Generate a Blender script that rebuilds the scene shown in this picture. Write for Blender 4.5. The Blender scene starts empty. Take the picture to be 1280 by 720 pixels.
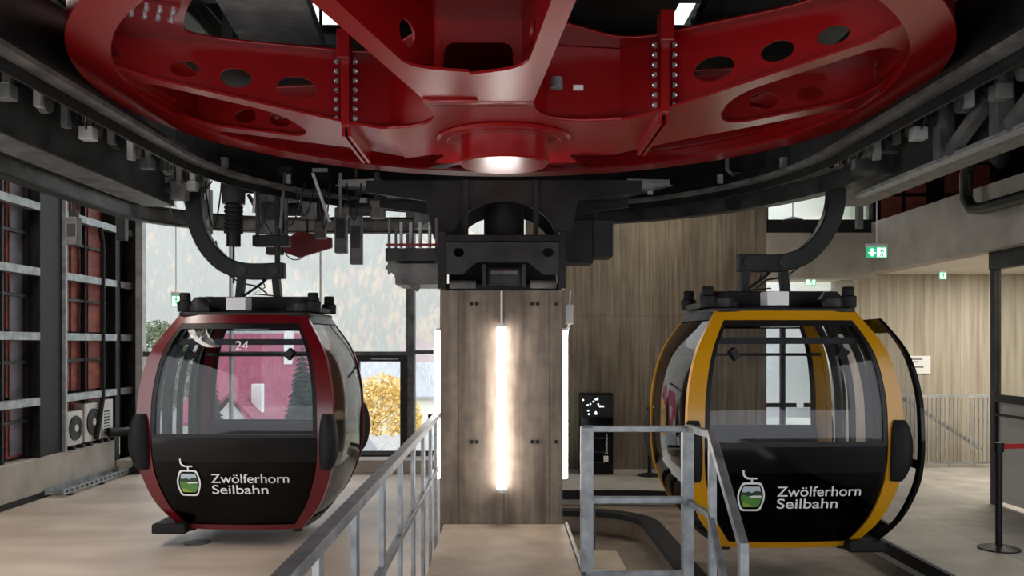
import bpy, bmesh, math, random
from mathutils import Vector, Matrix
random.seed(7)
PI = math.pi
C = bpy.context.scene.collection
SC = bpy.context.scene
EYE = 2.0

# ---------------------------------------------------------------- camera, sky, light, exposure
cam = bpy.data.cameras.new('camera'); camo = bpy.data.objects.new('camera', cam); C.objects.link(camo)
camo.location = (0, 0, EYE); camo.rotation_euler = (PI/2, 0, 0)
cam.lens = 1086/1280*36; cam.sensor_width = 36
cam.shift_x = 10/1280; cam.shift_y = 70/1280
cam.clip_end = 2000
SC.camera = camo
SC.view_settings.view_transform = 'Standard'; SC.view_settings.look = 'None'
SC.view_settings.gamma = 1; SC.view_settings.use_curve_mapping = False
SC.view_settings.exposure = 0.95
try:
    SC.cycles.use_denoising = True
    SC.cycles.max_bounces = 10; SC.cycles.transparent_max_bounces = 24; SC.cycles.volume_bounces = 2
    SC.cycles.sample_clamp_indirect = 6
    SC.cycles.caustics_reflective = False; SC.cycles.caustics_refractive = False
except Exception: pass
w = bpy.data.worlds.new('world'); SC.world = w; w.use_nodes = True
bg = w.node_tree.nodes['Background']; bg.inputs[0].default_value = (0.93, 0.96, 1.0, 1); bg.inputs[1].default_value = 1.35

def area(name, loc, rot, sx, sy, power, col=(1,1,1), spread=PI):
    l = bpy.data.lights.new(name, 'AREA'); l.shape = 'RECTANGLE'; l.size = sx; l.size_y = sy
    l.energy = power; l.color = col; l.spread = spread
    o = bpy.data.objects.new(name, l); C.objects.link(o); o.location = loc; o.rotation_euler = rot
    return o
# unseen area lights added for brightness, without any fixtures
area('hall_fill', (-5.2, 6.6, 5.4), (0, 0, 0), 1.2, 4, 150, (1, .90, .80))
area('corridor_fill', (8.0, 12.6, EYE+1.17), (0, 0, 0), 2.6, 2.0, 72, (1, .95, .86))
area('platform_fill', (2.2, 12.6, 4.6), (0, 0, 0), 1.6, .5, 20, (1, .9, .76))
area('hub_uplight', (-0.02, 7.74, EYE+.98), (PI*1.10, 0, 0), .30, .12, 2.8, (1, .93, .87), math.radians(140))
area('booth_fill', (7.6, 9.4, EYE+1.15), (0, 0, 0), 1.4, 1.2, 34, (1, .92, .8))

# ---------------------------------------------------------------- materials
def M(name, col, rough=.5, metal=0, coat=0, spec=.5, emit=None, es=0, alpha=1):
    m = bpy.data.materials.new(name); m.use_nodes = True
    p = m.node_tree.nodes['Principled BSDF']
    p.inputs['Base Color'].default_value = (*col, 1); p.inputs['Roughness'].default_value = rough
    p.inputs['Metallic'].default_value = metal; p.inputs['Coat Weight'].default_value = coat
    p.inputs['Coat Roughness'].default_value = .12
    p.inputs['Specular IOR Level'].default_value = spec
    if emit: p.inputs['Emission Color'].default_value = (*emit, 1); p.inputs['Emission Strength'].default_value = es
    return m
def noisy(m, c1, c2, scale=(1,1,1), nscale=5, detail=6, lo=.35, hi=.65, bump=0, rough=None, extra=None):
    nt = m.node_tree; p = nt.nodes['Principled BSDF']
    tc = nt.nodes.new('ShaderNodeTexCoord'); mp = nt.nodes.new('ShaderNodeMapping')
    mp.inputs['Scale'].default_value = scale
    n = nt.nodes.new('ShaderNodeTexNoise'); n.inputs['Scale'].default_value = nscale; n.inputs['Detail'].default_value = detail
    r = nt.nodes.new('ShaderNodeValToRGB'); r.color_ramp.elements[0].position = lo; r.color_ramp.elements[1].position = hi
    r.color_ramp.elements[0].color = (*c1, 1); r.color_ramp.elements[1].color = (*c2, 1)
    nt.links.new(tc.outputs['Object'], mp.inputs['Vector']); nt.links.new(mp.outputs['Vector'], n.inputs['Vector'])
    nt.links.new(n.outputs['Fac'], r.inputs['Fac']); out = r.outputs['Color']
    if extra: out = extra(nt, tc, out)
    nt.links.new(out, p.inputs['Base Color'])
    if bump:
        b = nt.nodes.new('ShaderNodeBump'); b.inputs['Strength'].default_value = bump; b.inputs['Distance'].default_value = .01
        nt.links.new(n.outputs['Fac'], b.inputs['Height']); nt.links.new(b.outputs['Normal'], p.inputs['Normal'])
    if rough:
        mr = nt.nodes.new('ShaderNodeMapRange'); mr.inputs['To Min'].default_value = rough[0]; mr.inputs['To Max'].default_value = rough[1]
        nt.links.new(n.outputs['Fac'], mr.inputs['Value']); nt.links.new(mr.outputs['Result'], p.inputs['Roughness'])
    return m
def mul_noise(scale, nscale, c1, c2, lo=.4, hi=.6, detail=3):
    def f(nt, tc, out):
        mp = nt.nodes.new('ShaderNodeMapping'); mp.inputs['Scale'].default_value = scale
        n = nt.nodes.new('ShaderNodeTexNoise'); n.inputs['Scale'].default_value = nscale; n.inputs['Detail'].default_value = detail
        r = nt.nodes.new('ShaderNodeValToRGB'); r.color_ramp.elements[0].position = lo; r.color_ramp.elements[1].position = hi
        r.color_ramp.elements[0].color = (*c1, 1); r.color_ramp.elements[1].color = (*c2, 1)
        mx = nt.nodes.new('ShaderNodeMix'); mx.data_type = 'RGBA'; mx.blend_type = 'MULTIPLY'; mx.inputs[0].default_value = 1
        nt.links.new(tc.outputs['Object'], mp.inputs['Vector']); nt.links.new(mp.outputs['Vector'], n.inputs['Vector'])
        nt.links.new(n.outputs['Fac'], r.inputs['Fac']); nt.links.new(out, mx.inputs[6]); nt.links.new(r.outputs['Color'], mx.inputs[7])
        return mx.outputs[2]
    return f
def joints(sx, sy, sz, size, w1, mortar, also=None):
    # panel joints cut into concrete: brick texture laid on the object's own X/Z or X/Y
    def f(nt, tc, out):
        if also: out = also(nt, tc, out)
        sp = nt.nodes.new('ShaderNodeSeparateXYZ'); nt.links.new(tc.outputs['Object'], sp.inputs[0])
        cb = nt.nodes.new('ShaderNodeCombineXYZ')
        ax = {'x': 0, 'y': 1, 'z': 2}
        nt.links.new(sp.outputs[ax[sx]], cb.inputs[0]); nt.links.new(sp.outputs[ax[sy]], cb.inputs[1])
        br = nt.nodes.new('ShaderNodeTexBrick'); br.offset = 0
        br.inputs['Scale'].default_value = 1; br.inputs['Brick Width'].default_value = size[0]; br.inputs['Row Height'].default_value = size[1]
        br.inputs['Mortar Size'].default_value = w1; br.inputs['Mortar Smooth'].default_value = .3
        br.inputs['Color1'].default_value = (1,1,1,1); br.inputs['Color2'].default_value = (.84,.84,.84,1); br.inputs['Mortar'].default_value = (*mortar,1)
        nt.links.new(cb.outputs[0], br.inputs['Vector'])
        mx = nt.nodes.new('ShaderNodeMix'); mx.data_type = 'RGBA'; mx.blend_type = 'MULTIPLY'; mx.inputs[0].default_value = 1
        nt.links.new(out, mx.inputs[6]); nt.links.new(br.outputs['Color'], mx.inputs[7])
        return mx.outputs[2]
    return f
red = M('red_paint', (.27, .0015, .003), .30, 0, .3, .5); red.node_tree.nodes['Principled BSDF'].inputs['Coat Roughness'].default_value = .28
redm = M('red_rough', (.14, .004, .006), .5)
winered = M('wine_red_paint', (.13, .004, .008), .25, 0, .6)
yellow = M('yellow_paint', (.62, .29, .004), .30, 0, .3)
black = M('black_plastic', (.010, .010, .011), .42, 0, 0, .3)
gloss = M('gloss_black', (.004, .004, .005), .10, 0, 0, .25)
rubber = M('rubber', (.010, .010, .011), .6, 0, 0, .25)
steel = noisy(M('dark_steel', (.04,.04,.042), .5, 0, 0, .22), (.006,.006,.0065), (.018,.018,.018), nscale=3, rough=(.35,.6))
steel2 = noisy(M('mid_steel', (.10,.10,.10), .5, .0, 0, .3), (.013,.013,.0135), (.038,.038,.037), nscale=4, rough=(.35,.6))
galv = noisy(M('galvanised_steel', (.4,.42,.44), .45, .6), (.20,.215,.23), (.42,.44,.455), nscale=9, lo=.3, hi=.7, rough=(.35,.6))
galvd = noisy(M('weathered_steel', (.2,.2,.2), .45, .3, 0, .35), (.07,.07,.07), (.17,.165,.155), nscale=5, rough=(.4,.6))
lightsteel = noisy(M('pale_steel', (.4,.4,.4), .45, .2), (.30,.30,.30), (.46,.46,.45), nscale=6)
chrome = M('bolt_zinc', (.62,.62,.64), .3, .8)
boardA = noisy(M('board_concrete', (.3,.25,.2), .8), (.15,.12,.085), (.26,.22,.16), scale=(9,9,.5), nscale=2.0, detail=10, bump=.3,
               extra=joints('x','z','y',(.155,2.45),.005,(.62,.58,.52), mul_noise((1,1,.6), 1.2, (.72,.70,.68), (1,1,1))))
boardB = noisy(M('board_concrete_pale', (.4,.35,.28), .8), (.36,.315,.24), (.50,.45,.36), scale=(9,9,.5), nscale=1.6, detail=8, bump=.3,
               extra=joints('x','z','y',(.155,3.2),.006,(.7,.66,.6)))
pillarc = noisy(M('pillar_concrete', (.3,.25,.2), .75), (.12,.088,.066), (.25,.195,.15), scale=(5,5,.5), nscale=1.8, detail=10, bump=.2,
               extra=joints('x','z','y',(.415,9),.004,(.4,.36,.32), mul_noise((1,1,1), 7, (.8,.8,.8), (1,1,1))))
smoothc = noisy(M('smooth_concrete', (.4,.37,.33), .8), (.33,.295,.25), (.47,.43,.375), nscale=2.2, detail=8, lo=.3, hi=.7, bump=.1)
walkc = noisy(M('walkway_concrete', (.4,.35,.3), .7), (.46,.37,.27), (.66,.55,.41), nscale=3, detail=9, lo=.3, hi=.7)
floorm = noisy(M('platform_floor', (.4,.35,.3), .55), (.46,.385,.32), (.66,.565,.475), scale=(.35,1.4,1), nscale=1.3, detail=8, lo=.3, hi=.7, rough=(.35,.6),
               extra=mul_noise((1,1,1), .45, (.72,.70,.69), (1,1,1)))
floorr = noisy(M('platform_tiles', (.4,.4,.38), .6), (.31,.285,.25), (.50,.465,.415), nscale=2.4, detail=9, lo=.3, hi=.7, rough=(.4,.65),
               extra=joints('x','y','z',(1.2,1.2),.008,(.6,.58,.56)))
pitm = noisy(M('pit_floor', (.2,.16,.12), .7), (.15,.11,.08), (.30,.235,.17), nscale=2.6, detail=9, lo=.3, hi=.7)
ceilm = noisy(M('ceiling_dark', (.03,.03,.03), .8, 0, 0, .1), (.006,.006,.006), (.016,.016,.016), nscale=2)
soffitm = M('soffit_paint', (.74,.68,.60), .8)
panelred = noisy(M('red_brown_panel', (.2,.04,.03), .6), (.22,.040,.026), (.38,.085,.055), scale=(1,1,4), nscale=3)
reflgrey = noisy(M('mauve_grey_reflection', (.2,.18,.2), .4), (.12,.10,.13), (.23,.21,.25), scale=(1,1,2), nscale=2)  # mauve grey of daylight reflected in glass, put into the colour
white = M('white_plastic', (.80,.80,.79), .45)
cream = M('cream_metal', (.62,.60,.56), .45)
redbelt = M('red_belt', (.62,.02,.03), .55)
tube_m = M('tube_lit', (1,1,1), .4, emit=(1, .96, .90), es=11)
signg = M('sign_green', (.02,.30,.12), .5, emit=(.02,.42,.18), es=.55)
signw = M('sign_white', (.9,.9,.9), .5, emit=(.9,1,.95), es=.9)
textw = M('lettering_white', (.86,.86,.84), .5)
def glassm(name, tint, refl=.08, fres=True):
    m = bpy.data.materials.new(name); m.use_nodes = True; nt = m.node_tree; nt.nodes.clear()
    o = nt.nodes.new('ShaderNodeOutputMaterial'); t = nt.nodes.new('ShaderNodeBsdfTransparent'); g = nt.nodes.new('ShaderNodeBsdfGlossy')
    mx = nt.nodes.new('ShaderNodeMixShader'); t.inputs[0].default_value = (*tint, 1); g.inputs['Roughness'].default_value = .02
    f = nt.nodes.new('ShaderNodeLayerWeight'); f.inputs[0].default_value = .5
    pw = nt.nodes.new('ShaderNodeMath'); pw.operation = 'POWER'; pw.inputs[1].default_value = 4.5
    ma = nt.nodes.new('ShaderNodeMath'); ma.operation = 'MULTIPLY_ADD'; ma.inputs[1].default_value = .62; ma.inputs[2].default_value = .022
    nt.links.new(f.outputs['Facing'], pw.inputs[0]); nt.links.new(pw.outputs[0], ma.inputs[0]); nt.links.new(ma.outputs[0], mx.inputs[0])
    nt.links.new(t.outputs[0], mx.inputs[1]); nt.links.new(g.outputs[0], mx.inputs[2]); nt.links.new(mx.outputs[0], o.inputs[0])
    return m
winglass = glassm('window_glass', (.97,.98,.98))
cabglass = glassm('cabin_glass', (.90,.91,.93))
darkglass = glassm('dark_cabin_glass', (.10,.095,.10))
sideglass = glassm('tinted_side_glass', (.36,.30,.25))

# ---------------------------------------------------------------- helpers
class MB:
    def __init__(s): s.bm = bmesh.new()
    def box(s, x0, x1, y0, y1, z0, z1):
        v = [s.bm.verts.new(p) for p in ((x0,y0,z0),(x1,y0,z0),(x1,y1,z0),(x0,y1,z0),(x0,y0,z1),(x1,y0,z1),(x1,y1,z1),(x0,y1,z1))]
        for f in ((0,3,2,1),(4,5,6,7),(0,1,5,4),(1,2,6,5),(2,3,7,6),(3,0,4,7)): s.bm.faces.new([v[i] for i in f])
        return s
    def bar(s, a, b, wd, ht, up=(0,0,1)):
        a = Vector(a); b = Vector(b); d = (b-a).normalized(); up = Vector(up)
        if abs(d.dot(up)) > .98: up = Vector((0,1,0))
        r = d.cross(up).normalized(); u = r.cross(d).normalized()
        v = []
        for p in (a, b):
            for q in ((-1,-1),(1,-1),(1,1),(-1,1)): v.append(s.bm.verts.new(p + r*q[0]*wd/2 + u*q[1]*ht/2))
        for f in ((3,2,1,0),(4,5,6,7),(0,1,5,4),(1,2,6,5),(2,3,7,6),(3,0,4,7)): s.bm.faces.new([v[i] for i in f])
        return s
    def ibeam(s, a, b, wd, ht, t=.02, up=(0,0,1)):
        a = Vector(a); b = Vector(b); d = (b-a).normalized(); U = Vector(up)
        r = d.cross(U).normalized(); u = r.cross(d).normalized()
        s.bar(a+u*(ht/2-t/2), b+u*(ht/2-t/2), wd, t, up); s.bar(a-u*(ht/2-t/2), b-u*(ht/2-t/2), wd, t, up)
        s.bar(a, b, t, ht-2*t, up); return s
    def cyl(s, a, b, r, r2=None, n=20, cap=True):
        a = Vector(a); b = Vector(b); d = (b-a).normalized()
        up = Vector((0,0,1)) if abs(d.z) < .9 else Vector((1,0,0))
        x = d.cross(up).normalized(); y = d.cross(x).normalized(); r2 = r if r2 is None else r2
        A = [s.bm.verts.new(a + (x*math.cos(t)+y*math.sin(t))*r) for t in [2*PI*i/n for i in range(n)]]
        B = [s.bm.verts.new(b + (x*math.cos(t)+y*math.sin(t))*r2) for t in [2*PI*i/n for i in range(n)]]
        for i in range(n): s.bm.faces.new((A[i],A[(i+1)%n],B[(i+1)%n],B[i]))
        if cap: s.bm.faces.new(A[::-1]); s.bm.faces.new(B)
        return s
    def tube(s, pts, r, n=10):
        pts = [Vector(p) for p in pts]; rings = []; prev = None
        for i, p in enumerate(pts):
            d = (pts[min(i+1,len(pts)-1)] - pts[max(i-1,0)]).normalized()
            if prev is None:
                up = Vector((0,0,1)) if abs(d.z) < .9 else Vector((0,1,0)); x = d.cross(up).normalized()
            else: x = (prev - d*prev.dot(d)).normalized()
            prev = x; y = d.cross(x)
            rings.append([s.bm.verts.new(p + (x*math.cos(t)+y*math.sin(t))*r) for t in [2*PI*k/n for k in range(n)]])
        for a, b in zip(rings, rings[1:]):
            for i in range(n): s.bm.faces.new((a[i],a[(i+1)%n],b[(i+1)%n],b[i]))
        s.bm.faces.new(rings[0][::-1]); s.bm.faces.new(rings[-1]); return s
    def sweep(s, pts, wd, ht, side):
        # rectangular section along pts; 'side' = fixed direction of the width
        pts = [Vector(p) for p in pts]; side = Vector(side).normalized(); rings = []
        for i, p in enumerate(pts):
            d = (pts[min(i+1,len(pts)-1)] - pts[max(i-1,0)]).normalized(); u = side.cross(d).normalized()
            rings.append([s.bm.verts.new(p + side*q[0]*wd/2 + u*q[1]*ht/2) for q in ((-1,-1),(1,-1),(1,1),(-1,1))])
        for a, b in zip(rings, rings[1:]):
            for i in range(4): s.bm.faces.new((a[i],a[(i+1)%4],b[(i+1)%4],b[i]))
        s.bm.faces.new(rings[0][::-1]); s.bm.faces.new(rings[-1]); return s
    def lathe(s, prof, c=(0,0,0), n=48, closed=False, a0=0, a1=2*PI):
        full = abs(a1-a0-2*PI) < 1e-6; m = n if full else n+1; rings = []
        for k in range(m):
            t = a0 + (a1-a0)*k/n
            rings.append([s.bm.verts.new((c[0]+r*math.cos(t), c[1]+r*math.sin(t), c[2]+z)) for r, z in prof])
        L = len(prof); K = L if closed else L-1
        for k in range(n):
            a = rings[k]; b = rings[(k+1) % m]
            for i in range(K): s.bm.faces.new((a[i], b[i], b[(i+1)%L], a[(i+1)%L]))
        if not full and closed: s.bm.faces.new(rings[0]); s.bm.faces.new(rings[-1][::-1])
        return s
    def prism(s, poly, z0, z1):
        A = [s.bm.verts.new((x,y,z0)) for x,y in poly]; B = [s.bm.verts.new((x,y,z1)) for x,y in poly]; n = len(poly)
        for i in range(n): s.bm.faces.new((A[i],A[(i+1)%n],B[(i+1)%n],B[i]))
        s.bm.faces.new(A[::-1]); s.bm.faces.new(B); return s
    def grid(s, f, us, vs, off):
        # double layer sheet: f(u,v) -> point, off(u,v) -> inward offset vector
        A = [[s.bm.verts.new(f(u,v)) for v in vs] for u in us]
        B = [[s.bm.verts.new(Vector(f(u,v)) + Vector(off(u,v))) for v in vs] for u in us]
        nu, nv = len(us), len(vs)
        for i in range(nu-1):
            for j in range(nv-1):
                s.bm.faces.new((A[i][j],A[i+1][j],A[i+1][j+1],A[i][j+1])); s.bm.faces.new((B[i][j],B[i][j+1],B[i+1][j+1],B[i+1][j]))
        for i in range(nu-1):
            s.bm.faces.new((A[i][0],B[i][0],B[i+1][0],A[i+1][0])); s.bm.faces.new((A[i][-1],A[i+1][-1],B[i+1][-1],B[i][-1]))
        for j in range(nv-1):
            s.bm.faces.new((A[0][j],A[0][j+1],B[0][j+1],B[0][j])); s.bm.faces.new((A[-1][j],B[-1][j],B[-1][j+1],A[-1][j+1]))
        return s
    def build(s, name, mat, parent=None, bevel=0, smooth=False, seg=2):
        bmesh.ops.recalc_face_normals(s.bm, faces=s.bm.faces)
        me = bpy.data.meshes.new(name); s.bm.to_mesh(me); s.bm.free()
        me.materials.append(mat)
        o = bpy.data.objects.new(name, me); C.objects.link(o)
        if smooth:
            for p in me.polygons: p.use_smooth = True
            try: me.set_sharp_from_angle(angle=math.radians(35))
            except Exception: pass
        if bevel:
            b = o.modifiers.new('bevel', 'BEVEL'); b.width = bevel; b.segments = seg; b.limit_method = 'ANGLE'
        if parent: o.parent = parent
        return o
def tag(o, label=None, cat=None, group=None, kind=None):
    if label: o['label'] = label
    if cat: o['category'] = cat
    if group: o['group'] = group
    if kind: o['kind'] = kind
    return o
def empty(name, loc, label, cat, group=None, rz=0):
    o = bpy.data.objects.new(name, None); C.objects.link(o); o.location = loc; o.rotation_euler = (0,0,rz); o.empty_display_size = .1
    return tag(o, label, cat, group)
def struct(o): o['kind'] = 'structure'; return o
def copy_part(o, parent, loc=None, rot=None):
    c = o.copy(); C.objects.link(c); c.parent = parent
    if loc is not None: c.location = loc
    if rot is not None: c.rotation_euler = rot
    return c
def dup(root, loc, label=None, rz=None):
    r = root.copy(); C.objects.link(r); r.location = loc
    if label: r['label'] = label
    if rz is not None: r.rotation_euler = (0,0,rz)
    for ch in list(root.children):
        c = ch.copy(); C.objects.link(c); c.parent = r
        for g in list(ch.children):
            d = g.copy(); C.objects.link(d); d.parent = c
    return r
def fill2d(name, outer, holes, thick, mat, xf, parent=None):
    """flat plate with holes: outline + holes in 2D, thickness, then xf(u,v,w) -> world"""
    cu = bpy.data.curves.new(name+'_c', 'CURVE'); cu.dimensions = '2D'; cu.fill_mode = 'BOTH'; cu.extrude = thick/2
    for pts in [outer]+holes:
        sp = cu.splines.new('POLY'); sp.points.add(len(pts)-1)
        for i, p in enumerate(pts): sp.points[i].co = (p[0], p[1], 0, 1)
        sp.use_cyclic_u = True
    co = bpy.data.objects.new(name+'_c', cu); C.objects.link(co)
    dg = bpy.context.evaluated_depsgraph_get(); me = bpy.data.meshes.new_from_object(co.evaluated_get(dg))
    bpy.data.objects.remove(co); bpy.data.curves.remove(cu)
    for v in me.vertices: v.co = xf(*v.co)
    bm = bmesh.new(); bm.from_mesh(me); bmesh.ops.remove_doubles(bm, verts=bm.verts, dist=1e-5)
    bmesh.ops.recalc_face_normals(bm, faces=bm.faces); bm.to_mesh(me); bm.free()
    me.name = name; me.materials.clear(); me.materials.append(mat)
    o = bpy.data.objects.new(name, me); C.objects.link(o)
    if parent: o.parent = parent
    return o
def text_mesh(name, s, size, width, mat, xf, parent=None, thick=.002, bold=.0):
    cu = bpy.data.curves.new(name+'_c', 'FONT'); cu.body = s; cu.size = size; cu.extrude = thick/2; cu.offset = bold
    co = bpy.data.objects.new(name+'_c', cu); C.objects.link(co)
    dg = bpy.context.evaluated_depsgraph_get(); me = bpy.data.meshes.new_from_object(co.evaluated_get(dg))
    bpy.data.objects.remove(co)
    xs = [v.co.x for v in me.vertices]; k = width/(max(xs)-min(xs)) if width else 1; x0 = min(xs)
    for v in me.vertices: v.co = xf((v.co.x-x0)*k, v.co.y, v.co.z)
    me.name = name; me.materials.clear(); me.materials.append(mat)
    o = bpy.data.objects.new(name, me); C.objects.link(o)
    if parent: o.parent = parent
    return o
def circ(cx, cy, rx, ry=None, n=28, a0=0): return [(cx+rx*math.cos(2*PI*i/n+a0), cy+(ry or rx)*math.sin(2*PI*i/n+a0)) for i in range(n)]
def roundpoly(P, rad, n=8):
    out = []; L = len(P)
    for i in range(L):
        p = Vector(P[i]); a = Vector(P[i-1]); b = Vector(P[(i+1) % L]); r = rad[i] if isinstance(rad, (list,tuple)) else rad
        if r <= 0: out.append(tuple(p)); continue
        da = (a-p); db = (b-p); r1 = min(r, da.length*.48); r2 = min(r, db.length*.48)
        A = p+da.normalized()*r1; B = p+db.normalized()*r2
        for k in range(n+1):
            t = k/n; q = A*(1-t)**2 + p*2*t*(1-t) + B*t*t; out.append((q.x, q.y))
    return out
def lerp(a, b, t): return a+(b-a)*t

# ================================================================ THE SETTING
FY = 13.9    # back wall
struct(MB().box(-6.6, -.56, -3, 14.6, -.3, 0).build('floor', floorm))
# right-hand platform with its curved inner edge round the cabin pit
arc = [(3.9, 3)] + [(3.9-2.2*(1-math.cos(t)), 9.7+2.2*math.sin(t)) for t in [PI/2*i/14 for i in range(15)]] + [(.6, 11.9)]
struct(MB().prism([(10.2, 3)] + [(10.2, 15.2), (.6, 15.2)] + arc[::-1], -.9, 0).build('floor', floorr))
struct(MB().box(4.0, 10.2, -3, 3, -.3, -.001).build('floor', floorr))
# pit: shallow outer floor and deeper inner trough
deep = [(.57, 11.45), (1.0, 11.4)] + [(1.0+.8*math.sin(t), 10.6+.8*math.cos(t)) for t in [PI/2*i/10 for i in range(11)]] + [(1.8, 3)]
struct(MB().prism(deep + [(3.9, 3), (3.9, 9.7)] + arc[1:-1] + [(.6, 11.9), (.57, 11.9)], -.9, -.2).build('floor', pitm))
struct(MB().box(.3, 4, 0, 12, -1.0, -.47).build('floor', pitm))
# black guide skirts on both edges of the trough
g = MB().sweep([Vector((x, y, -.21)) for x, y in deep], .07, .22, (0,0,1)).build('guide_skirt', rubber)
g.data.transform(Matrix.Identity(4))
tag(g, 'black curved guide skirt edging the sunken trough behind the gate railing', 'guide rail')
g = MB().sweep([Vector((x-.02, y-.02, -.06)) for x, y in arc], .12, .05, (0,0,1)).build('platform_edge_strip', rubber)
tag(g, 'black rubber strip along the curved edge of the right platform', 'edge strip')
# central walkway
struct(MB().box(-.56, .56, 1.0, 8.02, -.9, .34).build('floor', walkc, bevel=.01))
g = MB().box(.56, .585, 1.0, 8.0, -.1, .36).build('walkway_edge_angle', galvd); tag(g, 'steel edge angle along the right side of the central walkway', 'edge strip')
# plinth block and cable in the trough
g = MB().box(.78, 1.22, 8.6, 9.4, -.47, -.23).build('concrete_plinth', walkc, bevel=.02); tag(g, 'low concrete plinth block in the trough beside the pillar', 'plinth')
g = MB(); g.box(.90, 1.0, 9.5, 9.6, -.47, .25); g.box(.84, 1.06, 9.44, 9.66, -.47, -.45)
tag(g.build('short_steel_post', galvd), 'short grey steel post standing in the trough', 'post')
# ceiling, back wall, left wall
g = MB()
for x0, x1 in ((-6.6, -2.75), (-2.15, 1.95), (2.45, 10.2)):
    g.box(x0, x1, -3, 15.2, 6.25, 6.35)
    for i in range(60): g.box(x0, x1, -3+i*.3, -2.86+i*.3, 6.17, 6.25)
for x0, x1 in ((-2.75, -2.15), (1.95, 2.45)):
    g.box(x0, x1, -3, 10.8, 6.25, 6.35); g.box(x0, x1, 13.0, 15.2, 6.25, 6.35)
struct(g.build('ceiling', ceilm))
struct(MB().box(-2.75, -2.15, 10.8, 13.0, 6.3, 6.32).build('window_11', winglass)); struct(MB().box(1.95, 2.45, 10.8, 13.0, 6.3, 6.32).build('window_12', winglass))
struct(MB().box(-6.6, 10.2, -3.2, -3, 1.9, 6.35).build('wall_light_hood', smoothc))  # unseen hood added behind the camera to keep sky light off the machinery
struct(MB().box(.9-.55, 4.2, FY, FY+.4, -.05, 6.2).build('wall_back', boardA))
struct(MB().box(4.2, 5.95, FY, FY+.4, 3.05, 3.78).build('wall_back', smoothc))
struct(MB().box(4.2, 5.95, FY+.05, FY+.3, 3.78, 4.0).build('trim_back', steel))
struct(MB().box(5.75, 10.2, 14.75, 15.15, 0, 3.3).build('wall_back', boardB))
struct(MB().box(10.0, 10.2, 5.5, 15, 0, 6.2).build('wall_right', smoothc))  # stops short out of view so daylight reaches the right platform
struct(MB().box(5.9, 6.2, 8.2, 14.75, 3.15, 3.95).build('wall_right', smoothc, bevel=.01))
struct(MB().box(6.2, 10.0, 5, 14.75, 3.19, 3.4).build('ceiling', soffitm))
struct(MB().box(4.2, 5.9, FY+.4, 14.75, 3.05, 3.3).build('ceiling', soffitm))
struct(MB().box(9.2, 10.0, 5, 15.0, 3.4, 6.2).build('wall_right', ceilm))
# high red panels above the right balcony
g0 = struct(MB().box(6.05, 9.2, 14.4, 14.5, 3.6, 6.2).build('wall_right', ceilm))
gp = MB()
for x in (6.25, 6.65, 7.3, 7.7):
    for z in (3.98, 4.5, 5.0): gp.box(x, x+.33, 14.36, 14.4, z, z+.46)
gp.build('red_panel', panelred, g0)
# back glazing (left): posts, transom, panes
YW = 14.0
def pane(name, x0, x1, z0, z1, y): return MB().box(x0, x1, y, y+.012, z0, z1)
px = lambda p, d: (p-630)/1086*d
xs = [px(176, YW), px(289, YW), px(401, YW), px(514, YW), px(552, YW)]
struct(MB().box(xs[0]-.6, -.3, 13.45, 14.25, 0, .2).build('trim_back', smoothc, bevel=.01))
wb = struct(MB().box(xs[0]-.05, xs[0]+.06, YW-.08, YW+.06, .2, 6.2).build('window_1', lightsteel))
MB().box(xs[1]-.02, xs[1]+.02, YW-.05, YW+.05, .2, 6.2).build('mullion', lightsteel, wb)
MB().box(xs[2]-.012, xs[2]+.012, YW-.04, YW+.05, .2, 6.2).build('mullion', lightsteel, wb)
MB().box(xs[3]-.075, xs[3]+.065, YW-.1, YW+.1, .2, 6.2).build('mullion', galvd, wb)
MB().box(xs[0], xs[3], YW-.05, YW+.05, 1.80, 1.88).build('transom', galvd, wb)
MB().box(xs[3], -.3, YW-.05, YW+.05, 1.84, 1.90).build('transom', galvd, wb)
MB().box(xs[0], -.3, YW-.03, YW+.05, .2, .28).build('bottom_rail', galvd, wb)
for i in range(4): pane('', xs[i], xs[i+1], .25, 6.2, YW).build('pane', winglass, wb)
# dark-framed opening casement
wx0, wx1 = px(441, YW-.1), px(509, YW-.1); wz0, wz1 = 2-.0+(430-578)/1086*13.9, 2+(430-444)/1086*13.9
w2 = MB(); w2.box(wx0, wx0+.11, YW-.12, YW-.02, wz0, wz1).box(wx1-.11, wx1, YW-.12, YW-.02, wz0, wz1).box(wx0+.11, wx1-.11, YW-.12, YW-.02, wz1-.1, wz1).box(wx0+.11, wx1-.11, YW-.12, YW-.02, wz0, wz0+.12)
w2 = struct(w2.build('window_2', black)); 
MB().box(wx0+.3, wx1-.14, YW-.15, YW-.12, wz1-.07, wz1-.045).build('window_handle', galv, w2)
# right back: strip window up high and glazed doors
w3 = MB(); w3.box(4.2, 5.95, FY+.1, FY+.2, 5.0, 5.06)
for x in (4.2, 5.88): w3.box(x, x+.06, FY+.1, FY+.2, 4.0, 5.0)
w3 = struct(w3.build('window_3', galvd)); MB().box(4.26, 5.88, FY+.14, FY+.152, 4.0, 5.0).build('pane', winglass, w3)
struct(MB().box(4.2, 5.95, FY, FY+.3, 5.06, 6.2).build('wall_back', ceilm))
d1 = MB(); d1.box(4.7, 4.78, 14.75, 14.83, 0, 3.05).box(4.24, 4.32, 14.75, 14.83, 0, 3.05).box(5.67, 5.75, 14.75, 14.83, 0, 3.05).box(4.24,5.75,14.75,14.83,0,.1)
d1 = struct(d1.build('door_1', black))
MB().box(4.28, 5.7, 14.78, 14.79, .1, 3.05).build('pane', winglass, d1)
MB().box(4.36, 4.95, 14.70, 14.74, .93, 1.0).build('push_bar', black, d1); MB().box(5.08, 5.62, 14.70, 14.74, .93, 1.0).build('push_bar', black, d1)
struct(MB().box(5.55, 5.75, FY+.4, 14.75, 0, 3.3).build('wall_back', smoothc))
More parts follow.
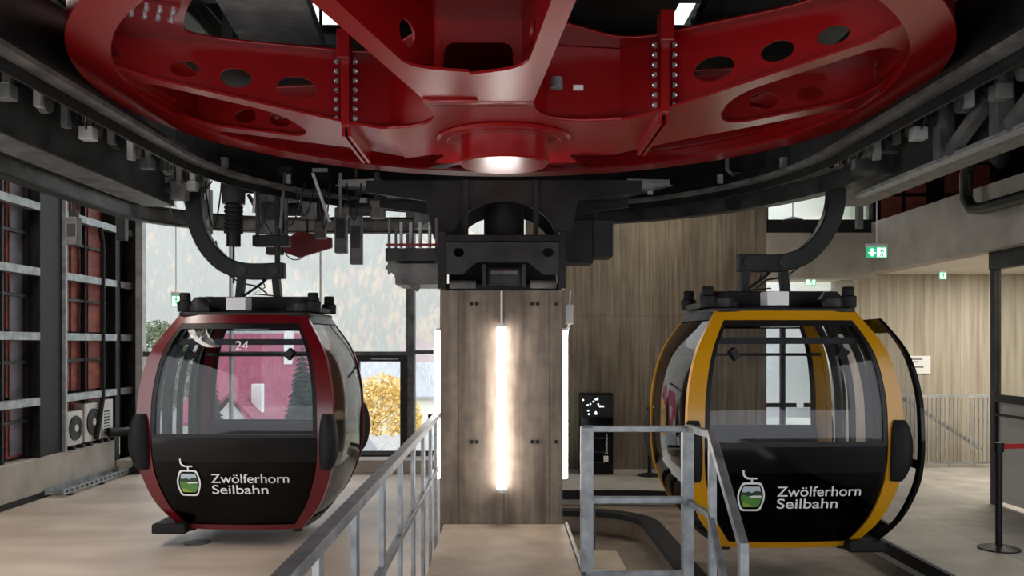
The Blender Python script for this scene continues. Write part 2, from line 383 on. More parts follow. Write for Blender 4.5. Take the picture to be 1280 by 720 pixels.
# left wall
WX = -6.0
struct(MB().box(WX-.5, WX, 6.5, 13.4, 0, .53).build('wall_left', smoothc, bevel=.01))
struct(MB().box(WX-.46, WX-.02, 13.4, 14.2, 0, .2).build('wall_left', smoothc))
struct(MB().box(WX, WX+.02, 6.5, 13.4, 0, .075).build('baseboard_left', steel))
struct(MB().box(WX-.6, WX-.52, -3, 6.5, 4.4, 6.2).build('wall_left', ceilm))  # out of view; side left open below to let daylight onto the floor
struct(MB().box(WX-.6, WX-.52, 6.5, 14.2, 0, 6.2).build('wall_left', ceilm))
def column(y0, y1, xw=.34):
    g = MB(); g.box(WX-xw, WX+.02, y0, y0+.03, .53, 6.2); g.box(WX-xw, WX-.02, y0+.03, y1-.05, .53, 6.2)
    a = struct(g.build('trim_1', steel)); b = MB().box(WX-xw, WX+.03, y1-.05, y1, .53, 6.2).build('flange', galv, a); return a
column(11.2, 11.88); column(6.6, 7.2)
g = struct(MB().box(WX-.3, WX+.0, 13.42, 13.56, .2, 6.2).build('trim_2', steel))
g = struct(MB().box(WX-.2, WX+.06, 14.02, 14.2, .2, 6.2).build('trim_3', steel))
bays = [(7.2, 8.6), (8.6, 9.9), (9.9, 11.2), (11.88, 13.42), (13.56, 14.02)]
for n, (y0, y1) in enumerate(bays):
    fr = MB()
    for y in (y0+.02, (y0+y1)/2, y1-.06): fr.box(WX-.17, WX-.10, y, y+.05, .53, 6.2)
    for z in (1.0, 1.75, 2.6, 3.4, 4.2): fr.box(WX-.16, WX-.11, y0, y1, z, z+.04)
    f = struct(fr.build('window_%d' % (n+4), black))
    pn = MB()
    for z0, z1 in ((.53, 1.3), (1.3, 2.15), (2.15, 2.95), (2.95, 3.8), (3.8, 5)):
        for k in range(3):
            ya = lerp(y0, y1, k/3); yb = lerp(y0, y1, (k+1)/3); pn.box(WX-.26, WX-.19, ya+.03, yb-.03, z0+.03, z1-.03)
    pn.build('cladding_panel', panelred, f)
    if n < 3:
        MB().box(WX-.185, WX-.172, y0+.05, y0+.42, .6, 5).build('grey_reflection', reflgrey, f); MB().box(WX-.185, WX-.172, y1-.35, y1-.06, .6, 5).build('grey_reflection', reflgrey, f)  # grey sheets stand in for daylight reflected in the glazing
    for z in (1.26, 2.10, 2.93, 3.77):
        MB().box(WX-.09, WX+.02, y0, y1, z-.05, z+.05).build('cross_rail', galv if n < 4 else galvd, f)

# ================================================================ PILLAR AND TUBES
PX0, PX1 = -.59, .54
g = struct(MB().box(PX0, PX1, 8.0, 9.6, -.9, 2.5).build('wall_pillar', pillarc, bevel=.012))
# (named as part of the building: the concrete drive pillar)
for x in (-.30, -.25, .26, .31, .48):
    for z in (2.37, 1.1):
        h = MB().cyl((x, 7.992, z), (x, 8.01, z), .018, n=14).build('tie_hole', steel, g)
def tube_light(x, y, ztop, L, axis, label, cord=True):
    t = empty('tube_light', (x, y, ztop-L), label, 'light')
    MB().cyl((0,0,.03), (0,0,L-.03), .042, n=20).build('lit_tube', tube_m, t, smooth=True)
    MB().cyl((0,0,0), (0,0,.03), .03, .04, n=20).build('end_cap', white, t, smooth=True); MB().cyl((0,0,L-.03), (0,0,L), .04, .03, n=20).build('end_cap', white, t, smooth=True)
    if axis == 'y': MB().box(-.02,.02,.03,.06,.2,.26).box(-.02,.02,.03,.06,L-.26,L-.2).build('clip', white, t)
    else: MB().box(-.06,-.03,-.02,.02,.2,.26).box(-.06,-.03,-.02,.02,L-.26,L-.2).build('clip', white, t)
    if cord: MB().cyl((0,.01,L-.01), (0,.01,L+.30), .010, n=8).build('cable', white, t)
    return t
tube_light(px(627, 7.93), 7.93, 2.185, 1.54, 'y', 'long lit fluorescent tube mounted upright on the front of the concrete pillar')
tube_light(.60, 8.76, 2.16, 1.54, 'x', 'long lit tube fixed to the right side of the concrete pillar', False)
t = tube_light(-.65, 8.76, 2.16, 1.54, 'x', 'lit tube on the left side of the pillar, mostly hidden behind its edge', False)
b = empty('ballast_box', (.66, 8.8, 2.2), 'small white ballast box with cable on the pillar above the side tube', 'electrical box')
MB().box(-.04,.04,-.03,.03,0,.2).build('box', white, b, bevel=.008); MB().cyl((.0,0,.2),(.01,0,.34),.012,n=8).build('cable', white, b); MB().cyl((0,0,0),(-.03,0,-.13),.012,n=8).build('cable', white, b)

# drive head standing on the pillar
dh = empty('drive_carriage', (0, 8.0, 2.5), 'dark steel drive carriage standing on top of the concrete pillar', 'machine frame')
def frm(x0,x1,y0,y1,z0,z1,name='frame_member',mat=steel,bev=.006): return MB().box(x0,x1,y0-8.0,y1-8.0,z0-2.5,z1-2.5).build(name, mat, dh, bevel=bev)
frm(-.60,.56,8.05,9.6,2.5,2.56); frm(-.60,-.53,7.85,8.1,2.5,3.02); frm(.50,.56,7.85,8.1,2.5,3.02)
frm(-.60,.56,7.86,8.2,2.93,2.99)
frm(-.53,.50,8.35,8.5,2.56,3.0,'rear_plate',rubber)
pl = [(-.55,.42),(.52,.42),(.52,.13),(.36,.13),(.22,.24),(-.25,.24),(-.38,.13),(-.55,.13)]
fill2d('face_plate', pl, [circ(-.41,.33,.055,.045,6), circ(.40,.33,.055,.045,6)], .03, steel2, lambda u,v,w_: Vector((u, -.12+w_, v)), dh)
MB().box(-.16,.17,-.10,.2,.03,.2).build('gear_case', steel2, dh, bevel=.03)
MB().box(-.12,.13,-.14,-.09,.13,.17).build('gear_cover', galvd, dh, bevel=.01)
for x in (-.38, .36): MB().cyl((x-.12, 0, .05), (x+.12, 0, .05), .04).build('roller', galvd, dh, smooth=True)
for x in (-.18, .18): MB().bar((x,-.12,.02),(x,-.12,.22),.03,.03).build('bracket', steel2, dh)
# yoke above
yk = empty('bearing_yoke', (0, 8.2, 2.99), 'black cast yoke with an arched opening that carries the bullwheel', 'machine frame')
arch = [(-.66,0),(-.5,0)]+[(-.48*math.cos(t), .02+.33*math.sin(t)) for t in [PI*i/16 for i in range(17)]]+[(.5,0),(.62,0),(.70,.36),(1.3,.44),(1.3,.55),(-1.3,.55),(-1.3,.44),(-.74,.36)]
fill2d('yoke_plate', arch, [], .05, steel, lambda u,v,w_: Vector((u, w_, v)), yk)
fill2d('yoke_plate', arch, [], .05, steel, lambda u,v,w_: Vector((u, .9+w_, v)), yk)
for x in (-.36, .30): MB().box(x-.025,x+.025,-.06,-.02,0,.55).build('yoke_rib', steel, yk)
MB().box(-1.2,1.2,.0,.9,.50,.55).build('top_plate', steel, yk)
MB().cyl((0,.45,.0),(0,.45,.5),.2).build('bearing_shaft', steel, yk, smooth=True)
# grey electric housings right of the yoke
g = MB().box(.502,.86,8.36,8.7,2.78,3.2).build('control_cabinet', steel, bevel=.01); tag(g, 'dark cabinet hanging at the right side of the drive head', 'electrical box')
g = MB().box(.855,1.05,8.35,8.7,2.84,3.2).build('cable_duct', black, bevel=.01); tag(g, 'black cable duct box right of the dark cabinet', 'electrical box')
# service cage left of the drive head
sc = empty('service_cage', (-.85, 8.3, 2.55), 'grey steel service cage hanging at the left side of the drive head', 'cage')
for (x,y) in ((-.22,-.2),(.22,-.2),(-.22,.3),(.22,.3)): MB().box(x-.012,x+.012,y-.012,y+.012,.1,.62).build('upright', galvd, sc)
MB().box(-.25,.25,-.25,.35,.22,.34).build('shelf', steel2, sc, bevel=.005); MB().box(-.24,.24,-.26,-.24,.36,.38).build('red_strip', redm, sc)
MB().box(-.16,.25,-.25,.35,.0,.2).build('lower_box', galvd, sc, bevel=.01); MB().bar((-.24,-.2,.18),(.06,-.2,-.04),.04,.06).build('diagonal', galvd, sc)
for k in range(4): MB().cyl((-.12+.09*k,-.1,.36),(-.12+.09*k,-.1,.6),.016,n=8).build('rod', lightsteel, sc)

# ================================================================ BULLWHEEL
WC = Vector((.04, 6.7, 0)); Zb, Zt, Zh = EYE+1.88, EYE+2.17, EYE+1.59
bw = empty('bullwheel', (WC.x, WC.y, Zh), 'huge glossy red bullwheel with spokes and bolted splices overhead', 'wheel')
def L(x, y, z): return Vector((x-WC.x, y-WC.y, z-Zh))
zb, zt = Zb-Zh, Zt-Zh
rim = [(3.06, zb), (3.06, zb+.03), (2.93, zb+.05), (2.90, zb+.20), (2.93, zb+.34), (3.05, zb+.37), (3.05, zb+.45), (2.86, zb+.45), (2.84, zb+.03), (2.80, zb+.03), (2.80, zb)]
MB().lathe(rim, n=144, closed=True).build('rim', red, bw, smooth=True)
MB().lathe([(2.84, zb+.13), (2.84, zb+.145), (2.795, zb+.145), (2.795, zb+.13)], n=144, closed=True).build('rim_ledge', red, bw)
MB().lathe([(3.052, zb+.03), (3.052, zb+.37), (2.935, zb+.34), (2.91, zb+.2), (2.935, zb+.06)], n=144, closed=True).build('rubber_liner', redm, bw)
arms = {  # each arm: two webs, inner and outer end, in room coordinates
 'front': ((-.47, 5.72), (-1.19, 4.05), (.13, 5.72), (.40, 3.95)),
 'left': ((-.85, 7.25), (-2.72, 7.58), (-.86, 6.62), (-2.72, 6.08)),
 'right': ((.85, 6.36), (2.60, 5.20), (.92, 7.10), (2.92, 6.74)),
 'back': ((.45, 7.62), (.85, 9.45), (-.42, 7.62), (-.75, 9.45))}
def zbot(p):
    r = (Vector(p)-Vector((WC.x, WC.y))).length
    return lerp(Zh, Zb+.02, max(0, min(1, (r-.95)/1.9)))
def extend(pi, po, r):
    pi, po = Vector(pi), Vector(po); c = Vector((WC.x, WC.y)); d = (po-pi).normalized(); q = pi-c
    b = q.dot(d); t = -b+math.sqrt(b*b-(q.length_squared-r*r)); return pi+d*t
lines = {}
for k, (a0, a1, b0, b1) in arms.items():
    for nm, p0, p1 in (('a', a0, a1), ('b', b0, b1)):
        p0 = Vector(p0); p1 = extend(p0, p1, 2.84); lines[k+nm] = (p0, p1)
        d = (p1-p0).normalized(); n = Vector((-d.y, d.x)); Ln = (p1-p0).length
        outer = [(0, 0)]+[(Ln*i/10, zbot(p0+d*Ln*i/10)-Zh+.012) for i in range(11)]+[(Ln, zt), (0, zt)]
        holes = [circ(Ln*.20, .34, .10, .085)] if k == 'front' else []
        if k != 'front':
            holes.append(circ(Ln*.36, .30, .145, .085))
            holes.append(circ(Ln*.58, .34, .11, .07)); holes.append(circ(Ln*.76, .375, .10, .06))
        fill2d('spoke_web', outer[1:], holes, .02, red, lambda u, v, w_, p0=p0, d=d, n=n: L(p0.x+d.x*u+n.x*w_, p0.y+d.y*u+n.y*w_, Zh+v), bw)
for k in arms:
    A0, A1 = lines[k+'a']; B0, B1 = lines[k+'b']; N = 80; tc = {'front': .22, 'left': .40, 'right': .40, 'back': .3}[k]
    outs = []
    for (P0, P1, Q0, Q1) in ((A0, A1, B0, B1), (B0, B1, A0, A1)):
        g = MB(); rows = []
        for i in range(N+1):
            t = i/N; p = P0.lerp(P1, t); q = Q0.lerp(Q1, t); mid = (p+q)/2; inw = (q-p).normalized()
            hw = .065 if k == 'front' else .095; full = min(hw, (mid-p).length); gd = .10 if k == 'front' else .14; gfac = 0 if t < tc else (1-(1-min(1, (t-tc)/gd))**2.6)**.5
            ow = hw
            if t > .86: ow += .35*((t-.86)/.14)**2.2                         # fillet into the rim
            if t < .3 and k != 'front': ow += .10*((.3-t)/.3)**2
            iw = full
            if t > .86: iw += .30*((t-.86)/.14)**2.2; iw = min(iw, (mid-p).length)
            o_ = p-inw*ow; i_ = mid.lerp(p+inw*iw, gfac); rows.append((o_, i_, zbot(p)))
        up = [[g.bm.verts.new(L(r[0].x, r[0].y, r[2]+.018)), g.bm.verts.new(L(r[1].x, r[1].y, r[2]+.018))] for r in rows]
        dn = [[g.bm.verts.new(L(r[0].x, r[0].y, r[2])), g.bm.verts.new(L(r[1].x, r[1].y, r[2]))] for r in rows]
        for i in range(N):
            for S in (up, dn): g.bm.faces.new((S[i][0], S[i][1], S[i+1][1], S[i+1][0]))
            for j in (0, 1): g.bm.faces.new((up[i][j], up[i+1][j], dn[i+1][j], dn[i][j]))
        g.bm.faces.new((up[0][0], up[0][1], dn[0][1], dn[0][0])); g.bm.faces.new((up[-1][0], up[-1][1], dn[-1][1], dn[-1][0]))
        g.build('spoke_flange', red, bw); outs.append((rows[0][0], rows[0][1]))
    lines[k+'o'] = outs
# hub plate: polygon through the arm roots with concave arcs between
order = [('back', 0), ('back', 1), ('left', 0), ('left', 1), ('front', 0), ('front', 1), ('right', 0), ('right', 1)]
roots = [lines[k+'o'][i][0] for k, i in order]
poly = []
for i in range(8):
    p = roots[i]; q = roots[(i+1) % 8]; poly.append((p.x, p.y))
    if i % 2 == 1:
        c = Vector((WC.x, WC.y)); m = (p+q)/2; ctl = c + (m-c).normalized()*max(.42, (m-c).length*.45)
        if order[i] == ('left', 1): ctl = Vector((-.36, 6.38))
        if order[i] == ('front', 1): ctl = Vector((.20, 6.36))
        for t in [j/12 for j in range(1, 12)]:
            r = p*(1-t)**2+ctl*2*t*(1-t)+q*t*t; poly.append((r.x, r.y))
fill2d('hub_plate', poly, [], .03, red, lambda u, v, w_: L(u, v, Zh+.015+w_), bw)
# top plate with openings
def gap_hole(la, lb, r0=.98, r1=2.36, off=.10, rad=(.25, .45, .45, .25)):
    P = []
    (a0, a1), (b0, b1) = la, lb; c = Vector((WC.x, WC.y)); mid = (a0+a1+b0+b1)/4
    def shift(p0, p1):
        d = (p1-p0).normalized(); n = Vector((-d.y, d.x))
        if n.dot(mid-p0) < 0: n = -n
        return p0+n*off, p1+n*off
    a0, a1 = shift(a0, a1); b0, b1 = shift(b0, b1)
    A = [extend(a0, a1, r0), extend(a0, a1, r1)]; B = [extend(b0, b1, r0), extend(b0, b1, r1)]
    an = lambda p: math.atan2((p-c).y, (p-c).x)
    t0, t1 = an(A[1]), an(B[1]); dt = (t1-t0+PI) % (2*PI)-PI
    pts = [A[0], A[1]]; rr = [rad[0], rad[1]]
    for j in range(1, 6): t = t0+dt*j/6; pts.append(c+Vector((math.cos(t), math.sin(t)))*r1); rr.append(.12)
    pts += [B[1], B[0]]; rr += [rad[2], rad[3]]
    return roundpoly([(p.x, p.y) for p in pts], rr)
H = [gap_hole(lines['leftb'], lines['fronta']), gap_hole(lines['frontb'], lines['righta']), gap_hole(lines['rightb'], lines['backa']), gap_hole(lines['backb'], lines['lefta'])]
for k in arms: H.append(gap_hole(lines[k+'a'], lines[k+'b'], 1.45, 2.5, .10, (.1, .2, .2, .1)))
fill2d('top_plate', [(WC.x+2.88*math.cos(2*PI*i/144), WC.y+2.88*math.sin(2*PI*i/144)) for i in range(144)], H, .02, red, lambda u, v, w_: L(u, v, Zt+w_), bw)
# hub box webs
fill2d('hub_web', [(-.50, .0), (.16, .0), (.16, zt), (-.50, zt)], [roundpoly([(-.40, .12), (.06, .12), (.06, .42), (-.40, .42)], .08)], .02, red, lambda u, v, w_: L(u, 5.80+w_, Zh+v), bw)
fr_ = MB(); fr_.box(-.44-WC.x, .10-WC.x, 5.775-WC.y, 5.79-WC.y, .45, .48).box(-.44-WC.x, -.42-WC.x, 5.775-WC.y, 5.79-WC.y, .05, .45).box(.08-WC.x, .10-WC.x, 5.775-WC.y, 5.79-WC.y, .05, .45); fr_.build('hatch_frame', red, bw)
for a_, b_ in (((-.50, 5.8), (-.42, 6.28)), ((-.42, 6.28), (-.86, 6.62)), ((.16, 5.8), (.30, 6.28)), ((.30, 6.28), (.85, 6.36))):
    MB().bar(L(*a_, Zh+zt/2), L(*b_, Zh+zt/2), .02, zt-.03).build('hub_web', red, bw)
MB().box(-.8-WC.x, .9-WC.x, 7.35-WC.y, 7.37-WC.y, .015, zt).build('hub_web', red, bw)
# hub
hub = MB().lathe([(0, -.21), (.33, -.21), (.345, -.195), (.345, -.02), (.345, .03), (0, .03)], n=64).build('hub', red, bw, smooth=True); hub.location = L(.0, 6.72, Zh)
fl = MB().lathe([(.34, -.035), (.435, -.035), (.44, -.03), (.44, .03), (.34, .03)], n=64, closed=True).build('hub_flange', red, bw, smooth=True); fl.location = L(.0, 6.72, Zh)
dk = MB().lathe([(.0, .0), (.50, .0), (.52, .02), (.50, .04), (0, .04)], n=64).build('hub_collar', red, bw, smooth=True); dk.location = L(.0, 6.72, Zh-.03)
# bolts and splices
bolt0 = MB().cyl((0,0,0), (0,0,.022), .021, n=6).cyl((0,0,.022), (0,0,.03), .014, n=8).build('bolt', chrome, bw)
def bolt(p, d):
    q = Vector(d).to_track_quat('Z', 'Y').to_euler(); return copy_part(bolt0, bw, L(*p), q)
first = [True]
def put(p, d):
    if first[0]: bolt0.location = L(*p); bolt0.rotation_euler = Vector(d).to_track_quat('Z', 'Y').to_euler(); first[0] = False
    else: bolt(p, d)
def splice(X, Y, y_back, ns):
    s = MB().box(X-.03-WC.x, X+.03-WC.x, Y-.11-WC.y, Y+.0-WC.y, .02, zt+.04).build('splice_plate', red, bw, bevel=.004)
    MB().box(X-.045-WC.x, X+.045-WC.x, Y-.2-WC.y, Y-.02-WC.y, zt-.09, zt+.12).build('splice_plate', red, bw, bevel=.004)
    for sx in (-1, 1):
        for i in range(7): put((X+sx*.055, Y-.07, Zh+.08+i*.07), (sx, 0, 0))
    MB().box(X-.035-WC.x, X-.012-WC.x, Y-.05-WC.y, y_back-WC.y, -.05, .06).build('splice_rib', red, bw)
    MB().box(X+.012-WC.x, X+.035-WC.x, Y-.05-WC.y, y_back-WC.y, -.05, .06).build('splice_rib', red, bw)
splice(-1.17, 6.50, 7.4, 7); splice(1.12, 6.14, 7.1, 7)
# rim splice with a row of bolts at the front left, and a pair behind
def rimsplice(ang, n, bolts=True):
    c, s = math.cos(ang), math.sin(ang)
    g = MB(); P = [Vector((c*r-s*t, s*r+c*t, 0)) for r, t in ((2.40,-.14),(2.80,-.14),(2.80,.14),(2.40,.14))]
    A = [g.bm.verts.new(p+Vector((0,0,zt-.035))) for p in P]; B = [g.bm.verts.new(p+Vector((0,0,zt-.012))) for p in P]
    for i in range(4): g.bm.faces.new((A[i],A[(i+1)%4],B[(i+1)%4],B[i]))
    g.bm.faces.new(A); g.bm.faces.new(B); g.build('rim_splice', red, bw)
    for k in range(n):
        for t in (-.07, .07):
            r = 2.44+k*.08; put((WC.x+c*r-s*t, WC.y+s*r+c*t, Zh+zt-.035), (0,0,-1))
rimsplice(math.radians(206), 5); rimsplice(math.radians(148), 3); rimsplice(math.radians(30), 3)
# small sensor and sticker on the web right of the hub
MB().cyl(L(.36, 5.98, Zh+.17), L(.36, 5.98, Zh+.24), .045, n=20).build('sensor', galv, bw, smooth=True)
MB().box(.48-WC.x, .55-WC.x, 6.02-WC.y, 6.03-WC.y, .17, .205).build('sticker', white, bw)

# ================================================================ GUIDE RAIL AND MACHINERY BEHIND THE WHEEL
ring = [(-2.75, 1.5, 1.72), (-2.75, 4, 1.72), (-2.78, 7.3, 1.72)]
def U(rx, y0, ry, h, n=28, ys=1.5): 
    L_ = [(-rx, ys, h), (-rx, (ys+y0)/2, h)]
    return [Vector((p[0], p[1], EYE+p[2])) for p in L_+[(-rx*math.cos(PI*i/n), y0+ry*math.sin(PI*i/n), h) for i in range(n+1)]+[(rx, (ys+y0)/2, h), (rx, ys, h)]]
gr = empty('guide_rail', (0, 10.7, EYE+1.7), 'thin grey steel guide rail curving round behind the red wheel', 'rail')
def atp(o, g): g.location = -o.location; return g
atp(gr, MB().sweep(U(2.85, 7.6, 3.1, 1.68), .035, .12, (0,0,1)).build('rail', galvd, gr))
atp(gr, MB().sweep(U(2.93, 7.6, 3.17, 1.70), .22, .02, (0,0,1)).build('rail_backing', steel, gr))
for i in range(1, 10):
    t = PI*i/10; p = Vector((-2.9*math.cos(t), 7.6+3.15*math.sin(t), EYE+1.74))
    gg = MB().box(-.03,.03,-.03,.03,0,.1).build('clip', chrome, gr); gg.location = p-gr.location
fs = empty('ring_fascia', (0, 11.0, EYE+1.7), 'black curved steel fascia behind the guide rail', 'machine frame')
atp(fs, MB().sweep([p+Vector((0,0,0)) for p in U(3.05, 7.6, 3.3, 2.02)], .56, .03, (0,0,1)).build('fascia_plate', steel, fs))
# flat deck behind the wheel
deck = [(-2.9, 7.6)]+[(-2.9*math.cos(PI*i/20), 7.7+3.1*math.sin(PI*i/20)) for i in range(21)]+[(2.9, 7.6)]
g = MB().prism(deck, EYE+2.52, EYE+2.62).box(-2.6,-2.5,8,8.1,EYE+2.6,6.165).box(2.5,2.6,8,8.1,EYE+2.6,6.165).box(-.05,.05,10.3,10.4,EYE+2.6,6.165).build('machine_deck', steel); tag(g, 'black steel underside of the machine deck above and behind the wheel', 'machine frame')
# lower curved band at the rear
lb = empty('contour_beam', (0, 10.9, EYE+1.5), 'dark curved tyre conveyor beam running behind the guide rail', 'beam')
pts = [Vector((3.3*math.cos(t), 7.6+3.35*math.sin(t), EYE+1.56)) for t in [-.02+(PI*.46)*i/20 for i in range(21)]]
atp(lb, MB().sweep(pts, .16, .16, (0,0,1)).build('beam_body', steel2, lb))
atp(lb, MB().sweep([p+Vector((0,0,.1)) for p in pts], .03, .22, (0,0,1)).build('beam_flange', galvd, lb))
# inclined support girders
def girder(name, a, b, wd, ht, mat, label, cat='beam'):
    a = Vector(a); o = empty(name, a, label, cat)
    g = MB(); g.bar((0,0,0), Vector(b)-a, wd, ht); g.build('web_box', mat, o, bevel=.004)
    e = MB(); d = (Vector(b)-a); e.bar(Vector((0,0,-ht/2-.01)), d+Vector((0,0,-ht/2-.01)), wd+.06, .02); e.build('flange', mat, o); return o
girder('roof_girder', (-2.0, 6.6, EYE+3.05), (-2.22, 9.6, EYE+2.95), .70, .2, lightsteel, 'wide pale steel girder above the left half of the wheel')
girder('roof_girder', (2.15, 6.6, EYE+3.05), (2.30, 9.6, EYE+2.95), .85, .2, steel2, 'wide dark steel girder above the right half of the wheel')
girder('inclined_girder', (-1.66, 9.95, EYE+1.86), (-1.60, 10.42, EYE+1.78), .50, .06, lightsteel, 'short pale inclined support arm under the rim, left of the pillar')
girder('inclined_girder', (1.66, 9.95, EYE+1.86), (1.60, 10.42, EYE+1.78), .50, .06, lightsteel, 'short pale inclined support arm under the rim, right of the pillar')
g = empty('drive_motor', (.9, 7.6, EYE+2.9), 'big dark curved gearbox housing above the wheel right of the hub', 'motor')
MB().cyl((0,-1.4,.45),(0,1.2,.45),.55,n=40).build('housing', steel2, g, smooth=True); MB().cyl((0,-1.6,.45),(0,-1.4,.45),.4,n=40).build('end_bell', galvd, g, smooth=True); MB().box(-.5,.5,-1.2,1.0,-.18,.0).build('foot', steel, g)
g = empty('hydraulic_unit', (-1.3, 10.4, EYE+3.0), 'dark ribbed hydraulic unit above the left spokes', 'machine')
MB().box(-.35,.35,-.3,.3,0,.6).build('tank', steel, g, bevel=.02); MB().box(-.03,.03,-.03,.03,.6,1.2).build('hanger', steel, g)
for k in range(9): MB().box(-.34+.08*k,-.31+.08*k,-.34,-.3,.05,.55).build('fin', steel2, g)
# skylights between the roof beams (daylit strips in the ceiling)
# main beams beside the ring: tyre conveyors
tyre0 = None
def conveyor(sgn, label):
    X = sgn*3.6; o = empty('tyre_conveyor', (X, 6.5, EYE+1.45), label, 'conveyor')
    MB().box(-.02-.13*sgn, .02-.13*sgn, -4.5, 2.6, 0, .42).build('side_plate', steel2, o); MB().box(-.16, .16, -4.5, 2.6, -.012, .0).build('bottom_flange', galvd, o)
    MB().box(-.17, .17, -4.5, 2.6, .42, .45).build('top_flange', steel2, o)
    for k in range(12):
        y = -4.2+k*.56
        t = MB().lathe([(.07,-.04),(.16,-.045),(.19,-.03),(.19,.03),(.16,.045),(.07,.04)], n=24, closed=True).build('tyre', rubber, o, smooth=True)
        t.location = (-sgn*.28, y, .62); t.rotation_euler = (0, PI/2, 0)
        if k > 4: MB().box(-.03,.03,y+.2,y+.26,.05,.40).build('stiffener', steel2, o)
        MB().cyl((-sgn*.2, y, .62), (sgn*.05, y, .62), .06, n=14).build('tyre_motor', galvd, o, smooth=True)
        MB().bar((-sgn*.1, y, .45), (-sgn*.1, y, .62), .05, .05).build('tyre_bracket', lightsteel, o)
    return o
conveyor(-1, 'dark steel tyre conveyor beam over the left cabin track'); conveyor(1, 'dark steel tyre conveyor beam over the right cabin track')
def simple(name, build, mat, label, cat, bevel=0, group=None, smooth=False):
    o = build.build(name, mat, bevel=bevel, smooth=smooth); return tag(o, label, cat, group)
# overhead grey strip guide upper left / right (from corner to the rim)
def wirerail(sgn, label):
    o = empty('catenary_rail', (sgn*3.15, 6, EYE+2.02), label, 'rail'); 
    MB().box(-.10,.10,-5,2.2,.0,.03).build('plate', steel2, o); MB().box(-.10,-.07,-5,2.2,.03,.13).build('lip', steel2, o); MB().box(.07,.10,-5,2.2,.03,.13).build('lip', steel2, o)
wirerail(-1, 'flat grey steel rail running beside the left edge of the wheel'); wirerail(1, 'flat grey steel rail running beside the right edge of the wheel')
def rollers(sgn, label, seed):
    r = random.Random(seed); o = empty('roller_battery', (sgn*3.2, 6.6, EYE+1.7), label, 'roller battery')
    MB().box(-.04,.04,-2.2,2.6,.18,.26).build('carrier', steel, o)
    for k in range(13):
        y = -2.1+.37*k; mt = (lightsteel, galvd, steel2, galvd)[k % 4]
        MB().bar((0,y,.2),(0,y,-.02-.05*(k%3)),.05,.06).build('bracket', mt, o)
        a = MB().cyl((-.03,y+.08,-.02),(.03,y+.08,-.02),.07,n=18).cyl((-.045,y+.08,-.02),(.045,y+.08,-.02),.02,n=10).build('guide_roller', rubber if k % 2 else galvd, o, smooth=True)
        if k % 3 == 0: MB().box(-.06,.05,y-.07,y+.03,-.13,-.03).build('switch_box', (lightsteel, galvd)[k % 2], o, bevel=.008)
        if k % 4 == 1: MB().tube([(0,y,.15),(-sgn*.08,y+.05,.02),(-sgn*.06,y+.18,-.08),(0,y+.3,.1)], .008, 6).build('hose', black, o)
    return o
rollers(-1, 'row of guide rollers and switches between the wheel and left conveyor beam', 1); rollers(1, 'row of guide rollers and switches between the wheel and right conveyor beam', 2)
# left outer beam B that turns behind the cabin
bb = empty('track_beam', (-4.3, 8, EYE+1.43), 'steel track beam over the left platform curving across the window wall', 'beam')
path = [Vector((-4.3, 3.5, 0)), Vector((-4.3, 9.6, 0))]+[Vector((-4.3+1.6*(1-math.cos(t)), 9.6+1.6*math.sin(t), 0)) for t in [PI/2*i/8 for i in range(1, 9)]]+[Vector((-.7, 11.25, 0))]
def sw(dz, wd, ht, nm, mat):
    g = MB().sweep([p+Vector((0,0,EYE+1.53+dz)) for p in path], wd, ht, (0,0,1)).build(nm, mat, bb); return atp(bb, g)
sw(0, .17, .02, 'web', galvd); sw(-.09, .02, .14, 'bottom_flange', steel2); sw(.09, .02, .14, 'top_flange', steel2)
# note: sweep width runs along Z, height across
# lattice girder on the right
lg = empty('lattice_girder', (3.30, 6, EYE+1.4), 'grey steel lattice hangers along the right tyre conveyor beam', 'beam')
def lbar(a, b, wd, ht, mat=galvd, nm='brace'): MB().bar(Vector(a)-lg.location, Vector(b)-lg.location, wd, ht).build(nm, mat, lg)
h = EYE
lbar((3.36, 8.2, h+1.40), (3.36, 3.5, h+1.40), .10, .03, galv, 'bottom_chord'); lbar((3.36, 7.6, h+2.62), (3.36, 3.5, h+2.62), .12, .12, steel2, 'top_chord')
for d, z1 in ((6.60, 2.56), (5.83, 2.56), (5.1, 2.56)): lbar((3.34, d, h+1.41), (3.34, d, h+z1), .11, .11, galvd, 'post')
for d in (6.45, 5.70): lbar((3.32, d, h+1.43), (3.32, d-.55, h+1.70), .08, .08, galvd); lbar((3.32, d+.1, h+1.9), (3.32, d-.55, h+2.1), .06, .06, lightsteel)
lbar((3.30, 7.6, h+1.75), (3.30, 6.7, h+1.80), .08, .10, steel2)
# small post dropping from lattice to balcony, by the strip window
simple('drop_post', MB().box(px(697+320,11), px(706+320,11)+.0, 11, 11.1, 3.95, 6.17), galvd, 'slim grey post in front of the high strip window', 'post')
simple('window_post', MB().box(4.72, 4.80, 11.6, 11.68, EYE+1.55, 6.17), galvd, 'grey hanger post above the yellow cabin near the balcony', 'post')
# crossing dark beams high up (ceiling beams)
for n, y in enumerate((9.2, 11.4, 13.2)):
    simple('ceiling_beam', MB().ibeam((-6.4, y, 5.9), (10, y, 5.9), .22, .5), steel2, ['dark ceiling beam nearest over the wheel', 'dark ceiling beam behind the wheel', 'dark ceiling beam by the back wall'][n], 'beam')
for n, x in enumerate((-5.2, -3.4, 3.6, 5.6)):
    simple('ceiling_purlin', MB().ibeam((x, -2, 5.55), (x, 14.6, 5.55), .3, .3), steel, ['dark roof purlin along the left wall', 'dark roof purlin over the left track', 'dark roof purlin over the right track', 'dark roof purlin above the concrete balcony'][n], 'beam')
